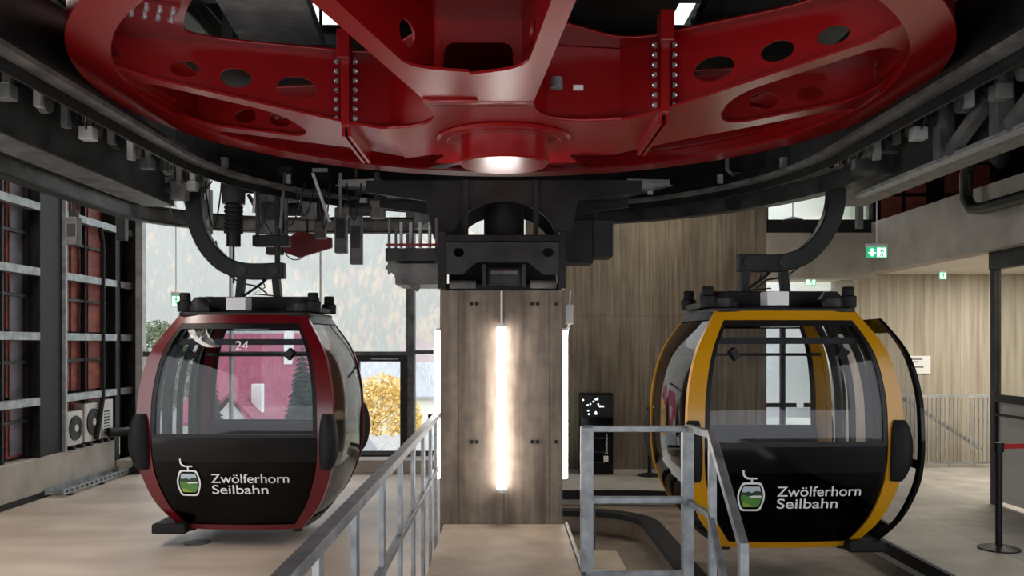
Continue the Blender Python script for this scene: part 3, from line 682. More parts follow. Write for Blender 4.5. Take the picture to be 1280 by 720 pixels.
# cable ladders in the upper corners
for sgn, lab in ((-1, 'black cable ladder in the upper left corner'), (1, 'black cable ladder in the upper right corner')):
    o = empty('cable_ladder', (sgn*3.6, 5, EYE+2.75), lab, 'cable tray')
    MB().box(-.02,.02,-3,4,0,.08).build('side_rail', steel2, o); q = MB().box(.38,.42,-3,4,0,.08).build('side_rail', steel2, o)
    for k in range(34): MB().box(0,.4,-3+.2*k,-2.97+.2*k,.02,.05).build('rung', steel2, o)
# hanging machinery between the hanger and the cage (silhouettes against the window)
def hangbox(x0, x1, yp0, yp1, d, mat, label, name='sensor_box', cat='electrical box', dep=.12):
    z1 = EYE+(430-yp0)/1086*d; z0 = EYE+(430-yp1)/1086*d; X0 = px(x0, d); X1 = px(x1, d); W = X1-X0
    o = empty(name, ((X0+X1)/2, d, z0), label, cat)
    MB().box(-W/2, W/2, 0, dep, 0, (z1-z0)*.8).build('housing', mat, o, bevel=.008)
    MB().box(-W*.32, W*.32, .02, dep-.02, (z1-z0)*.8, z1-z0).build('bracket', steel, o)
    MB().box(-W*.36, W*.36, -.008, 0, (z1-z0)*.25, (z1-z0)*.6).build('cover_plate', steel2, o)
    MB().cyl((0, dep/2, z1-z0), (0, dep/2, max(z1-z0+.1, (6.15 if x0 < 200 or 330 < x0 < 400 else EYE+2.52)-z0)), .02, n=8).build('hanging_rod', steel2, o)
    return o
hangbox(322, 353, 225, 292, 9.6, galvd, 'grey switch box hanging behind the left hanger arm')
hangbox(332, 352, 268, 318, 10.2, steel2, 'narrow grey bracket box under the track beam, left of the centre')
hangbox(393, 406, 215, 298, 10.2, galvd, 'slim grey hanging box, first from the left over the window')
hangbox(418, 433, 245, 316, 10.2, galvd, 'slim grey hanging box, second from the left over the window')
hangbox(437, 452, 250, 330, 10.0, galvd, 'slim grey hanging box, longest of those over the window')
hangbox(247, 262, 222, 292, 9.9, galvd, 'grey box fixed beside the bend of the left hanger arm')
hangbox(82, 96, 262, 306, 9.6, galvd, 'dark grey bracket box in front of the big left column')
hangbox(145, 156, 255, 300, 11.6, steel2, 'small bracket box hanging by the red panels')
o = empty('damper_cylinder', (px(292, 9.4), 9.4, EYE+(430-308)/1086*9.4), 'black ribbed damper cylinder hanging above the left cabin', 'damper')
MB().cyl((0,0,0),(0,0,.14),.075).build('lower_barrel', black, o, smooth=True)
pr = []
for i in range(7): pr += [(.10, .14+i*.045), (.10, .165+i*.045), (.085, .17+i*.045), (.085, .18+i*.045)]
MB().lathe([(0,.14)]+pr+[(0,.46)], n=24).build('bellows', rubber, o); MB().cyl((0,0,.46),(0,0,.75),.12,.13).build('top_flange', steel2, o, smooth=True); MB().cyl((0,0,-.4),(0,0,0),.012,n=8).build('rod', steel2, o)
o = empty('actuator_frame', (px(322, 9.6), 9.6, EYE+1.0), 'tangle of grey actuator rods and brackets above the left cabin', 'actuator')
for a, b, r in (((-.1,0,.65),(.2,0,.1),.022),((.0,0,.75),(.0,0,.2),.022),((.22,0,.9),(.22,0,-.15),.03),((.3,.05,.9),(.3,.05,.1),.025),((-.2,0,.72),(.75,0,.66),.05)):
    MB().cyl(a, b, r, n=10).build('rod', galvd if r < .03 else steel2, o, smooth=True)
MB().box(-.05,.35,-.04,.1,.08,.2).build('clamp', steel, o, bevel=.01); MB().box(-.35,.4,-.1,.15,.7,.95).build('mounting', steel, o, bevel=.01)
MB().tube([(.42+.12*math.cos(t),0,.05+.12*math.sin(t)) for t in [PI+PI*i/10 for i in range(11)]], .006, 6).build('cable', black, o)
def gearmotor(p_, y_, d, label, f=1):
    o = empty('gear_motor', (px(p_, d), d, EYE+(430-y_)/1086*d), label, 'motor')
    MB().cyl((-.16*f,0,0),(.10*f,0,0),.075,n=24).build('motor_body', steel2, o, smooth=True); MB().cyl((-.22*f,0,0),(-.16*f,0,0),.082,n=24).build('fan_cowl', galvd, o, smooth=True)
    MB().box(.08,.24,-.07,.07,-.10,.10).build('gearbox', galvd, o, bevel=.015); MB().box(-.06,.04,-.05,.05,.07,.13).build('terminal_box', lightsteel, o, bevel=.008)
    MB().box(.12,.18,-.03,.03,.1,.42).build('bracket', steel2, o); return o
gearmotor(205, 238, 8.9, 'grey gear motor left of the bend of the left hanger arm'); gearmotor(368, 262, 9.9, 'small grey gear motor above the window right of the damper'); gearmotor(455, 262, 9.9, 'grey gear motor near the service cage')
o = empty('cable_bundle', (px(330, 9.3), 9.3, EYE+1.5), 'loops of thin black cables hanging above the left cabin', 'cables')
r3 = random.Random(5)
for k in range(9):
    xa = -1.1+.24*k+r3.uniform(-.05,.05); xb = xa+r3.uniform(.12,.42); dp = r3.uniform(.15,.5)
    MB().tube([(lerp(xa,xb,t), r3.uniform(-.01,.01)+.02*k, .25-dp*math.sin(PI*t)) for t in [i/10 for i in range(11)]], .009, 6).build('cable', black, o)
for k in range(7):
    xa = -1.0+.3*k; MB().bar((xa,.1,.35),(xa+r3.uniform(-.2,.2),.1,-.05-r3.uniform(0,.2)),.03,.03).build('bracket_bar', (galvd, lightsteel)[k%2], o)
o = empty('red_bracket', (px(385, 10.6), 10.6, EYE+1.17), 'dark red arrow shaped bracket under the track beam in front of the window', 'bracket')
MB().prism([(-.45,0),(-.1,-.12),(.3,0),(.3,.12),(-.1,.2)],0,.05).build('plate', redm, o).rotation_euler = (PI/2,0,0)
MB().cyl((0,-.03,.1),(0,-.03,6.168-EYE-1.17),.015,n=8).build('rod', steel2, o)
simple('flat_bar', MB().bar((px(290,8.9), 9.9, EYE+1.98), (px(385,8.9), 9.9, EYE+1.98), .04, .04), galv, 'thin pale bar under the dark deck left of centre', 'bar')
o = empty('handle_bar', (px(950, 9.4), 9.3, EYE+1.82), 'bent grey tube handle under the dark deck right of centre', 'handle')
MB().tube([(-.38,0,.22),(-.38,0,.05),(-.33,0,0),(.28,0,0)], .025).build('tube', galvd, o, smooth=True)
for i, p_ in enumerate(((560,.0),(690,.0))):
    simple('support_strut', MB().bar((px(p_[0],9.2), 9.2, EYE+1.45), ((-1.0, 1.0)[i], 10.3, EYE+1.45), .16, .2), steel, ('dark diagonal strut left of the yoke', 'dark diagonal strut right of the yoke')[i], 'strut')

# ================================================================ CABINS
zs_ = [0, .25, .55, .78, 1.03, 1.40, 1.78, 2.13]
ws_ = [.60, .80, .925, .962, .965, .945, .85, .64]
ls_ = [.58, .70, .775, .80, .81, .79, .72, .56]
def interp(zs, vs, z):
    # smooth (Catmull-Rom) interpolation
    z = max(zs[0], min(zs[-1], z)); i = max(j for j in range(len(zs)-1) if zs[j] <= z) if z < zs[-1] else len(zs)-2
    t = (z-zs[i])/(zs[i+1]-zs[i])
    def sl(k):
        if k == 0: return (vs[1]-vs[0])/(zs[1]-zs[0])
        if k == len(zs)-1: return (vs[-1]-vs[-2])/(zs[-1]-zs[-2])
        return (vs[k+1]-vs[k-1])/(zs[k+1]-zs[k-1])
    h_ = zs[i+1]-zs[i]; m0 = sl(i)*h_; m1 = sl(i+1)*h_
    return (2*t**3-3*t*t+1)*vs[i]+(t**3-2*t*t+t)*m0+(-2*t**3+3*t*t)*vs[i+1]+(t**3-t*t)*m1
Wz = lambda z: interp(zs_, ws_, z)
Lz = lambda z: interp(zs_, ls_, z)
BF, BS = .07, .05
def fy(x, z): w_ = Wz(z); return -(Lz(z)+BF*(1-min(1, (x/w_)**2)))
def fr(a, b, n): return [lerp(a, b, i/n) for i in range(n+1)]
def front(g, s0, s1, z0, z1, th, inset=0, sgn=-1, n=10, nz=20):
    f = lambda s, z: (s*Wz(z), sgn*(-fy(s*Wz(z), z)-inset), z)
    return g.grid(f, fr(s0, s1, n), fr(z0, z1, nz), lambda s, z: (0, -sgn*th, 0))
def side(g, sx, s0, s1, z0, z1, th, inset=0, n=8, nz=20, shift=0):
    f = lambda s, z: (sx*(Wz(z)+BS*(1-s*s)-inset+shift), s*Lz(z), z)
    return g.grid(f, fr(s0, s1, n), fr(z0, z1, nz), lambda s, z: (-sx*th, 0, 0))
def cabin(name, loc, rz, paint, outer, label, number):
    c = empty(name, loc, label, 'gondola cabin', rz=rz)
    ZT = 2.13
    # painted hoop round the front and the back face
    for sgn, nm in ((-1, 'front_hoop'), (1, 'rear_hoop')):
        g = MB()
        front(g, .845, 1.0, 0, ZT, .05, 0, sgn, 3, 32); front(g, -1.0, -.845, 0, ZT, .05, 0, sgn, 3, 32)
        front(g, -.845, .845, 2.045, ZT, .05, 0, sgn, 12, 2); front(g, -.845, .845, 0, .055, .05, 0, sgn, 12, 2)
        for sx in (-1, 1):
            lo, hi = (-1.0, -.93) if sgn < 0 else (.93, 1.0)
            side(g, sx, lo, hi, 0, ZT, .05, 0, 2, 32)
        g.build(nm, paint, c, smooth=True)
    # side sills and roof edge in black
    for sx in (-1, 1):
        g = MB(); side(g, sx, -.93, .93, 0, .10, .04); g.build('side_sill', black, c); g = MB(); side(g, sx, -.93, .93, 2.05, ZT, .04); g.build('roof_edge', black, c)
        inner = (sx != outer)
        g = MB(); side(g, sx, -.92, .92, .10, 2.05, .012, .012, 10, 24)
        if inner: g.build('side_glass', sideglass, c, smooth=True)
        else: g.bm.free()
        if inner:
            g = MB(); side(g, sx, -.02, .02, .10, 2.05, .02, .026); g.build('side_mullion', black, c)
            g = MB(); side(g, sx, -.92, .92, .62, .68, .02, .026); g.build('side_rail', black, c)
    # door leaves on the outer side
    openit = number == 'open'
    for k, (s0, s1) in enumerate(((-.93, -.01), (.01, .93))):
        sh = .0
        g = MB(); d0, d1 = s0, s1
        if openit: sh = .17; d0, d1 = (s0-.14, s1-.14) if k == 0 else (s0+.14, s1+.14)
        dd = MB(); wfr = .11
        side(dd, outer, d0, d0+wfr, .05, 2.06, .035, 0, 2, 28, sh); side(dd, outer, d1-wfr, d1, .05, 2.06, .035, 0, 2, 28, sh)
        side(dd, outer, d0+wfr, d1-wfr, 1.93, 2.06, .035, 0, 4, 3, sh); side(dd, outer, d0+wfr, d1-wfr, .05, .2, .035, 0, 4, 3, sh); side(dd, outer, d0+wfr, d1-wfr, .72, .80, .035, 0, 4, 3, sh)
        dr = dd.build('door', gloss, c)
        gl = MB(); side(gl, outer, d0+wfr, d1-wfr, .2, 1.93, .008, .012, 6, 20, sh); gl.build('door_glass', cabglass, dr, smooth=True)
    # front and rear window
    for sgn, nm in ((-1, 'front'), (1, 'rear')):
        g = MB(); front(g, -.83, .83, .93, 2.04, .010, .014, sgn, 16, 24); g.build(nm+'_window', cabglass, c, smooth=True)
        g = MB(); front(g, -.83, .83, .05, .70, .010, .014, sgn, 16, 16); g.build(nm+'_lower_panel', darkglass if sgn < 0 else gloss, c, smooth=True)
        g = MB(); front(g, -.845, .845, .70, .94, .02, .010, sgn, 16, 4); g.build(nm+'_belt_panel', gloss, c, smooth=True)
        g = MB()
        for s_ in (-.845, .80): front(g, s_, s_+.045, .93, 2.05, .02, .006, sgn, 2, 24)
        front(g, -.80, .80, 1.99, 2.05, .02, .006, sgn, 14, 2); front(g, -.80, .80, .93, .965, .02, .006, sgn, 14, 2)
        g.build('window_gasket', black, c)
    # bumper pads on the corners
    for sx in (-1, 1):
        for sy in (-1, 1):
            g = MB(); n = 16
            g2 = []
            for i in range(n+1):
                z = lerp(.62, 1.16, i/n); k = math.sin(PI*min(1, max(0, (i+.6)/(n+1.2))))**.35
                g2.append((sx*(Wz(z)-.055+.02*k), sy*(Lz(z)+.01+.02*k), z, .085*k+.012, .06*k+.01))
            rings = []
            for X, Y, Z, a, b in g2: rings.append([g.bm.verts.new((X+a*math.cos(t), Y+b*math.sin(t), Z)) for t in [2*PI*q/14 for q in range(14)]])
            for A, B in zip(rings, rings[1:]):
                for q in range(14): g.bm.faces.new((A[q], A[(q+1)%14], B[(q+1)%14], B[q]))
            g.bm.faces.new(rings[0]); g.bm.faces.new(rings[-1]); g.build('bumper_pad', rubber, c, smooth=True)
    # floor, roof
    MB().prism(roundpoly([(-.60,-.58),(.60,-.58),(.60,.58),(-.60,.58)], .1), .0, .09).build('cabin_floor', black, c)
    MB().prism(roundpoly([(-.66,-.60),(.66,-.60),(.66,.60),(-.66,.60)], .12), 2.12, 2.16).build('roof', black, c, bevel=.01)
    MB().prism(roundpoly([(-.60,-.54),(.60,-.54),(.60,.54),(-.60,.54)], .1), 2.02, 2.06).build('ceiling_liner', black, c)
    MB().box(-.12,.16,-.50,-.20,1.985,2.02).build('ceiling_lamp', white, c, bevel=.01)
    # benches
    for sy in (-1, 1):
        y0, y1 = sorted((sy*.66, sy*.22)); b = MB().box(-.72, .72, y0, y1, .44, .51).build('bench', rubber, c, bevel=.02)
        yb0, yb1 = sorted((sy*.70, sy*.64)); MB().box(-.78, .78, yb0, yb1, .53, .95).build('backrest', rubber, b, bevel=.02)
        for sx in (-1, 1): MB().bar((sx*.5, sy*.30, .44), (sx*.42, sy*.45, .09), .03, .03).build('bench_leg', galvd, b)
    # grab rails across the windows
    MB().bar((-.80, -.62, 1.86), (.80, -.62, 1.86), .035, .06).build('grab_rail', black, c); MB().bar((-.80, .62, 1.72), (.80, .62, 1.72), .03, .03).build('grab_rail', black, c)
    for x in (-.47, .47): MB().bar((x, -.62, 1.70), (x*1.12, -.64, 1.78), .05, .07).build('ski_clip', black, c)
    # inner posts of the door frame
    for s_ in (-.62, -.35, .1, .5):
        g = MB(); f = lambda z: (outer*(Wz(z)-.07), s_*Lz(z), z)
        g.sweep([f(z) for z in fr(.09, 2.04, 20)], .055, .05, (0,1,0)).build('door_post', black, c)
    # step and skid plate
    MB().box(outer*.68-.17, outer*.68+.17, -.74, -.24, -.03, .07).build('step', rubber, c, bevel=.02)
    for sx in (-1, 1): MB().cyl((sx*.54, -.5, -.035), (sx*.54, -.5, .0), .05, n=16).build('skid_foot', rubber, c, smooth=True)
    # writing and emblem on the lower panel
    def sf(x, z, o_): return Vector((x, fy(x, z)-.006+o_, z))
    tx = -.215 if number != 'open' else -.18
    text_mesh('lettering', 'Zwölferhorn', .128, .755, textw, lambda u, v, w_: sf(tx+u, .495+v, w_), c, bold=.0008)
    text_mesh('lettering', 'Seilbahn', .128, .545, textw, lambda u, v, w_: sf(tx+.005+u, .385+v, w_), c, bold=.0008)
    if number != 'open':
        text_mesh('cabin_number', '24', .13, .125, textw, lambda u, v, w_: Vector((0+u, fy(u, 1.78+v)-.004+w_, 1.78+v)), c, thick=.001)
    ex, ez = tx-.225, .495
    out = roundpoly([(-.085,-.135),(.085,-.135),(.13,0),(.085,.125),(-.085,.125),(-.13,0)], [.03,.03,.13,.03,.03,.13])
    inn = roundpoly([(-.074,-.118),(.074,-.118),(.113,0),(.074,.108),(-.074,.108),(-.113,0)], [.03,.03,.12,.03,.03,.12])
    def em(nm, pts, holes, mat, lift=0): return fill2d(nm, pts, holes, .002, mat, lambda u, v, w_: sf(ex+u, ez+v, w_-lift), c)
    em('emblem_outline', out, [inn], textw)
    em('emblem_hook', [(-.085,.235),(-.068,.235),(-.066,.20),(-.05,.178),(-.025,.168),(.045,.168),(.045,.153),(.008,.153),(.008,.125),(-.008,.125),(-.008,.153),(-.035,.153),(-.062,.165),(-.08,.19)], [], textw)
    eg = M('emblem_green', (.10,.26,.05), .5); el = M('emblem_lime', (.30,.42,.05), .5); es_ = M('emblem_sky', (.55,.62,.70), .5); ed = M('emblem_dark_green', (.02,.06,.035), .5)
    em('emblem_sky', roundpoly([(-.085,.03),(.085,.03),(.072,.088),(-.07,.088)], .01), [], es_)
    em('emblem_hill', [(-.092,.0),(-.088,.045),(-.06,.035),(-.02,.045),(.0,.03),(.04,.05),(.085,.045),(.094,.0),(.09,-.03),(-.09,-.03)], [], ed, .001)
    em('emblem_meadow', [(-.09,.01),(-.05,.012),(.0,-.01),(.09,-.02),(.085,-.055),(.065,-.097),(-.062,-.097),(-.085,-.045)], [], eg, .002)
    em('emblem_field', [(-.075,-.055),(-.03,-.065),(.03,-.097),(-.062,-.097)], [], el, .003)
    em('emblem_lake', [(-.02,.0),(.02,.008),(.088,.008),(.088,-.008),(.0,-.012)], [], textw, .003)
    # ------- roof carriage and hanger
    q = outer
    MB().box(-.62, .62, -.09, .09, 2.20, 2.34).build('suspension_beam', rubber, c, bevel=.012)
    MB().box(-.60, .60, -.14, .14, 2.165, 2.20).build('suspension_plate', steel, c)
    MB().box(-.70,-.40,-.40,.40,2.17,2.22).build('cross_plate', steel, c); MB().box(.40,.70,-.40,.40,2.17,2.22).build('cross_plate', steel, c)
    for sx in (-1, 1):
        for sy in (-1, 1):
            MB().lathe([(0,2.17),(.075,2.17),(.078,2.27),(.055,2.285),(.055,2.35),(.045,2.365),(0,2.365)], (sx*.66, sy*.36, 0), 24).build('buffer', rubber, c, smooth=True)
        MB().lathe([(0,2.17),(.11,2.17),(.115,2.25),(.06,2.32),(0,2.33)], (sx*.52, -.3, 0), 24).build('damper', steel2, c, smooth=True)
    MB().box(.0-.17*1-.0+.0*q, .03, -.56, -.36, 2.18, 2.31).build('white_box', white, c, bevel=.008)
    for X0, X1 in ((-.18*-q*-1, -.14*q*1.0), (.22*-q, .16*-q)):
        pass
    for X in (-.22, .20): MB().bar((X*-q*-1 if False else X, 0, 2.30), (X*.82, 0, 2.66), .075, .10).build('hanger_link', steel, c, bevel=.006)
    MB().tube([(.16,.03,2.62),(.0,.03,2.48),(-.2,.03,2.34)], .014, 8).build('link_rod', steel, c)
    P = []
    for X, Z in ((-.30*-1*1, 2.61),): pass
    ctrl = [(-.27*q, 2.62), (.05*q, 2.61), (.22*q, 2.63), (.38*q, 2.69), (.52*q, 2.82), (.62*q, 2.98), (.685*q, 3.18), (.70*q, 3.45), (.68*q, 3.82)]
    pts = []
    for i in range(len(ctrl)-1):
        p0 = Vector(ctrl[max(i-1,0)]); p1 = Vector(ctrl[i]); p2 = Vector(ctrl[i+1]); p3 = Vector(ctrl[min(i+2, len(ctrl)-1)])
        for t in (0, .25, .5, .75):
            v = .5*((2*p1)+(-p0+p2)*t+(2*p0-5*p1+4*p2-p3)*t*t+(-p0+3*p1-3*p2+p3)*t**3); pts.append((v.x, 0, v.y))
    pts.append((ctrl[-1][0], 0, ctrl[-1][1]))
    MB().sweep(pts, .12, .17, (0,1,0)).build('hanger_arm', steel, c, bevel=.012)
    for X in (-.18, .164): MB().cyl((X,-.075,2.62),(X,.075,2.62),.055,n=20).build('hanger_pin', black, c, smooth=True)
    gp_ = MB().box(.68*q-.10, .68*q+.10, -.28, .28, 3.80, 3.98).build('cable_grip', steel, c, bevel=.02)
    for sy in (-1, 1): MB().cyl((.68*q-.16, sy*.22, 3.9), (.68*q+.16, sy*.22, 3.9), .05, n=18).build('grip_roller', galvd, gp_, smooth=True)
    MB().tube([(.50*q,.07,2.95),(.42*q,.1,2.62),(.25*q,.1,2.5),(.05*q,.1,2.46),(-.05*q,.1,2.38)], .009, 6).build('cable', black, c)
    MB().tube([(.0,.07,2.56),(-.02*q,.12,2.45),(.1*q,.12,2.38),(-.12*q,.12,2.36)], .008, 6).build('cable', black, c)
    return c
cabin('gondola_cabin', (-2.60, 9.25, .16), math.radians(-1.5), winered, -1, 'wine red framed gondola cabin numbered 24 hanging over the left platform', '24')
cabin('gondola_cabin', (2.54, 8.45, .17), math.radians(2), yellow, 1, 'yellow framed gondola cabin with open door hanging over the right pit', 'open')

# ================================================================ RAILINGS
lr = empty('walkway_railing', (-.61, 5, .34), 'galvanised steel railing along the left side of the central walkway', 'railing')
zt_, zm_ = 1.03, .53
MB().box(-.03, .03, -3.4, 2.95, zt_-.045, zt_+.0).build('top_rail', galv, lr, bevel=.005)
MB().box(-.02, .02, -3.4, 2.95, zm_-.02, zm_+.02).build('mid_rail', galv, lr, bevel=.004)
for y in (1.75, 2.85, 3.56, 4.36, 5.1, 5.84, 6.54, 7.2, 7.75):
    p = MB().box(-.012, .012, y-5-.04, y-5+.04, -.75, zt_-.045).build('post', galv, lr, bevel=.002)
rr = empty('gate_railing', (.95, 6.3, .34), 'galvanised square tube railing with a sloping handrail right of the walkway', 'railing')
def rb(a, b, t=.055, nm='rail', w2=None):
    o = MB().bar(Vector(a)-rr.location, Vector(b)-rr.location, w2 or t, t).build(nm, galv, rr, bevel=.005); return o
rb((.60, 6.3, .2), (.60, 6.3, 1.40), .09, 'post', .09); rb((1.33, 6.3, -.3), (1.33, 6.3, 1.40), .08, 'post', .08)
rb((.58, 6.3, 1.385), (1.33, 6.3, 1.385), .045, 'top_rail'); rb((.64, 6.3, .87), (1.30, 6.3, .87), .05, 'mid_rail'); rb((.60, 6.3, .335), (1.33, 6.3, .335), .045, 'bottom_rail')
rb((1.335, 6.32, 1.39), (1.40, 5.86, 1.39), .05, 'hand_rail'); rb((1.40, 5.88, 1.40), (1.39, 5.05, .83), .055, 'hand_rail'); rb((1.39, 5.05, .85), (1.39, 5.05, -.3), .055, 'post')
rb((1.335, 6.3, .86), (1.39, 5.86, .84), .04, 'mid_rail'); rb((1.39, 5.86, .85), (1.385, 5.35, .4), .045, 'mid_rail'); rb((1.385, 5.35, .41), (1.385, 5.35, -.3), .045, 'post'); rb((1.40, 5.84, -.3), (1.40, 5.84, 1.37), .05, 'post')

# ================================================================ RIGHT SIDE OBJECTS
def stanchion(x, y, belt, label):
    o = empty('belt_stanchion', (x, y, 0), label, 'barrier post')
    MB().lathe([(0,0),(.19,0),(.19,.012),(.12,.03),(.04,.045),(0,.045)], n=40).build('base', black, o, smooth=True)
    MB().cyl((0,0,.04),(0,0,.98),.032,n=24).build('pole', black, o, smooth=True); MB().cyl((0,0,.95),(0,0,1.04),.045,n=24).build('belt_head', black, o, smooth=True)
    MB().bar((.04*(1 if belt[0] > 0 else -1),0,1.0), (belt[0], belt[1], belt[2]), .004, .05).build('belt', redbelt, o)
stanchion(4.83, 8.48, (1.5, .3, 1.0), 'black belt barrier post with red belt in the right foreground')
stanchion(px(812, 13.2), 13.2, (.55, -.4, .92), 'black belt barrier post with red belt by the back wall left of the yellow cabin')
ks = empty('display_machine', (px(744.5, 13.4), 13.4, 0), 'tall black machine with perforated glittering top against the board marked wall', 'machine')
MB().box(-.26,.26,-.12,.25,0,1.25).build('body', gloss, ks, bevel=.02); MB().box(-.25,.25,-.14,-.12,.88,1.22).build('top_panel', black, ks, bevel=.01)
r2 = random.Random(3)
dots = MB()
for _ in range(16):
    x = r2.uniform(-.21,.1); z = r2.uniform(.92,1.19); dots.cyl((x,-.15,z),(x,-.14,z),.014,n=8)
dots.build('light_dots', signw, ks)
for z in (.18,.34,.55): MB().box(-.2,.12,-.135,-.12,z,z+.02).build('slot', steel2, ks)
text_mesh('lettering', 'Zwölferhorn', .05, .30, textw, lambda u, v, w_: Vector((.17-v, -.127+w_, .32+u)), ks)
MB().box(.11,.18,-.13,-.12,.20,.29).build('emblem', textw, ks)
# exit signs
def exitsign(x, y, z, w_, h_, label, kind, rz=0, rod=.0):
    o = empty('exit_sign', (x, y, z), label, 'exit sign', rz=rz)
    MB().box(-w_/2-.01, w_/2+.01, 0, .05, h_, h_+.05).build('lamp_housing', white, o, bevel=.008)
    MB().box(-w_/2, w_/2, .02, .03, 0, h_).build('sign_panel', signg, o)
    if kind == 'arrow':
        fill2d('arrow', [(-w_*.30,h_*.85),(-w_*.18,h_*.85),(-w_*.18,h_*.5),(-w_*.05,h_*.5),(-w_*.24,h_*.12),(-w_*.43,h_*.5),(-w_*.30,h_*.5)], [], .004, signw, lambda u,v,q: Vector((u,.016+q,v)), o)
    cx = w_*.22 if kind == 'arrow' else 0
    dw = w_*.22 if kind == 'arrow' else w_*.42
    MB().box(cx-dw, cx+dw, .017, .019, h_*.08, h_*.92).build('door_symbol', signw, o)
    fig = [(-.35,.1),(-.2,.1),(-.02,.36),(.14,.1),(.32,.1),(.1,.48),(.12,.62),(.3,.5),(.36,.58),(.12,.8),(-.1,.8),(-.3,.6),(-.2,.54),(-.06,.66),(-.12,.42)]
    fill2d('running_figure', [(cx+a*dw*1.6, b*h_*.95) for a, b in fig], [], .004, signg, lambda u,v,q: Vector((u,.012+q,v)), o)
    MB().cyl((cx+.05*dw,.014,h_*.86),(cx+.05*dw,.010,h_*.86),h_*.07,n=14).build('figure_head', signg, o)
    if rod: MB().cyl((0,.03,h_+.05),(0,.03,h_+.05+rod),.008,n=8).build('hanging_rod', white, o)
    return o
exitsign(px(1097, 12.2), 12.2, EYE+(430-322)/1086*12.2, .29, .15, 'green exit sign with arrow and running figure beside the concrete balcony', 'arrow', rod=2.86)
exitsign(px(1180, 14.0), 14.0, EYE+(430-348)/1086*14.0-.01, .14, .11, 'small green exit sign under the corridor ceiling at far right', 'man', rz=.3)
exitsign(px(1014, 14.2), 14.2, EYE+(430-352)/1086*14.2-.06, .17, .13, 'green exit sign above the glazed door behind the yellow cabin', 'man')
exitsign(px(220, 12.6), 12.6, EYE+(430-383)/1086*12.6, .12, .16, 'small green exit sign hanging by the window behind the left cabin', 'man', rz=.4, rod=3.4)
# notice on the wall
nb = empty('wall_notice', (px(1151, 14.7), 14.74, EYE+(430-467)/1086*14.7), 'white notice with small lettering on the corridor wall', 'sign')
MB().box(-.18,.18,-.012,0,0,.30).build('board', white, nb)
for z_, w_ in ((.235,.20),(.19,.12),(.10,.22),(.055,.10)): MB().box(-.16,-.16+w_,-.014,-.0125,z_,z_+.018).build('text_line', steel2, nb)
pl_ = empty('pendant_lamp', (px(991, 13.6), 13.6, EYE+(430-276)/1086*13.6), 'small dark pendant lamp hanging in front of the high strip window', 'lamp')
MB().lathe([(.0,.06),(.05,.06),(.17,.01),(.17,.0),(.06,.035),(0,.035)], n=24).build('lamp_shade', steel2, pl_, smooth=True); MB().cyl((0,0,.06),(0,0,6.165-pl_.location.z),.008,n=8).build('cord', black, pl_)
# balustrade at the far right
bl = empty('stair_balustrade', (7.2, 14.1, 0), 'pale galvanised bar balustrade in front of the corridor wall', 'railing')
bx0, bx1 = px(1150, 14.1)-7.2-.35, px(1240, 14.1)-7.2
MB().box(bx0,bx1,-.02,.02,1.13,1.18).build('top_rail', lightsteel, bl); MB().box(bx0,bx1,-.015,.015,.06,.09).build('bottom_rail', galv, bl)
nb_ = 22
for k in range(nb_+1): MB().box(lerp(bx0,bx1,k/nb_)-.007, lerp(bx0,bx1,k/nb_)+.007, -.01,.01,.0 if k % 6 == 0 else .08,1.13).build('baluster', lightsteel, bl)
MB().bar((bx0+.2,.25,1.1),(bx1,.3,.25),.04,.05).build('stair_rail', galv, bl)
# glass booth
gb = struct(MB().box(6.1,6.18,10.8,10.9,0,3.2).box(6.1,6.18,8.2,8.3,0,3.2).build('window_9', steel2))
MB().box(6.08,6.2,5.8,10.9,2.93,3.25).build('header', steel2, gb); MB().box(6.1,6.16,5.8,10.8,1.28,1.38).build('cross_bar', black, gb); MB().box(6.02,6.06,8.3,10.7,1.12,1.15).build('handrail', black, gb)
MB().box(6.13,6.145,5.8,10.8,.1,2.95).build('pane', winglass, gb); MB().box(6.15,6.17,5.8,10.8,.05,1.28).build('frosted_panel', cream, gb)
struct(MB().box(7.2,7.5,10.6,10.7,0,3.19).build('trim_booth', smoothc)); struct(MB().box(6.6,10,8.2,8.3,0,3.19).build('wall_booth', M('booth_wall',(.55,.50,.42),.8)))
# black pipe over the balcony
simple('drain_pipe', MB().tube([(5.75, 10.0, EYE+2.25),(5.75,10.05,EYE+2.1)]+[(5.72, 10.6-.5*math.sin(t)*0+.0, EYE+1.85-.0) for t in ()]+[(5.74,10.35,EYE+2.32),(5.72,10.62,EYE+2.25),(5.72,10.75,EYE+2.1),(5.72,10.75,EYE+1.8),(5.72,10.62,EYE+1.66),(5.72,10.4,EYE+1.62),(5.72,8.5,EYE+1.62)][0:], .075, 14), black, 'thick black pipe bending down over the concrete balcony', 'pipe', smooth=True)

# ================================================================ LEFT SIDE OBJECTS
acg = 'air conditioning units on the left parapet'
def acunit(y, L_, h_, fan, label):
    o = empty('air_conditioner', (WX-.02, y, .58), label, 'air conditioner', acg)
    MB().box(-.30,.0,0,L_,0,h_).build('casing', cream, o, bevel=.012)
    if fan:
        MB().cyl((0,L_/2,h_/2),(.012,L_/2,h_/2),min(L_,h_)*.40,n=32).build('fan_opening', black, o)
        g = MB()
        for k in range(5): R = min(L_,h_)*(.08+.075*k); g.lathe([(R-.004,.0),(R+.004,.0),(R+.004,.006),(R-.004,.006)], n=32, closed=True)
        gg = g.build('fan_grille', galvd, o); gg.rotation_euler = (0,PI/2,0); gg.location = (.014,L_/2,h_/2)
        MB().cyl((.01,L_/2,h_/2),(.025,L_/2,h_/2),.05,n=20).build('fan_hub', cream, o)
    else:
        for k in range(8): MB().box(0,.006,.06,L_*.7,.08+k*.045,.10+k*.045).build('louvre', steel2, o)
    for yy in (.05, L_-.12): MB().box(-.28,.06,yy,yy+.07,-.05,0).build('foot', black, o)
    return o
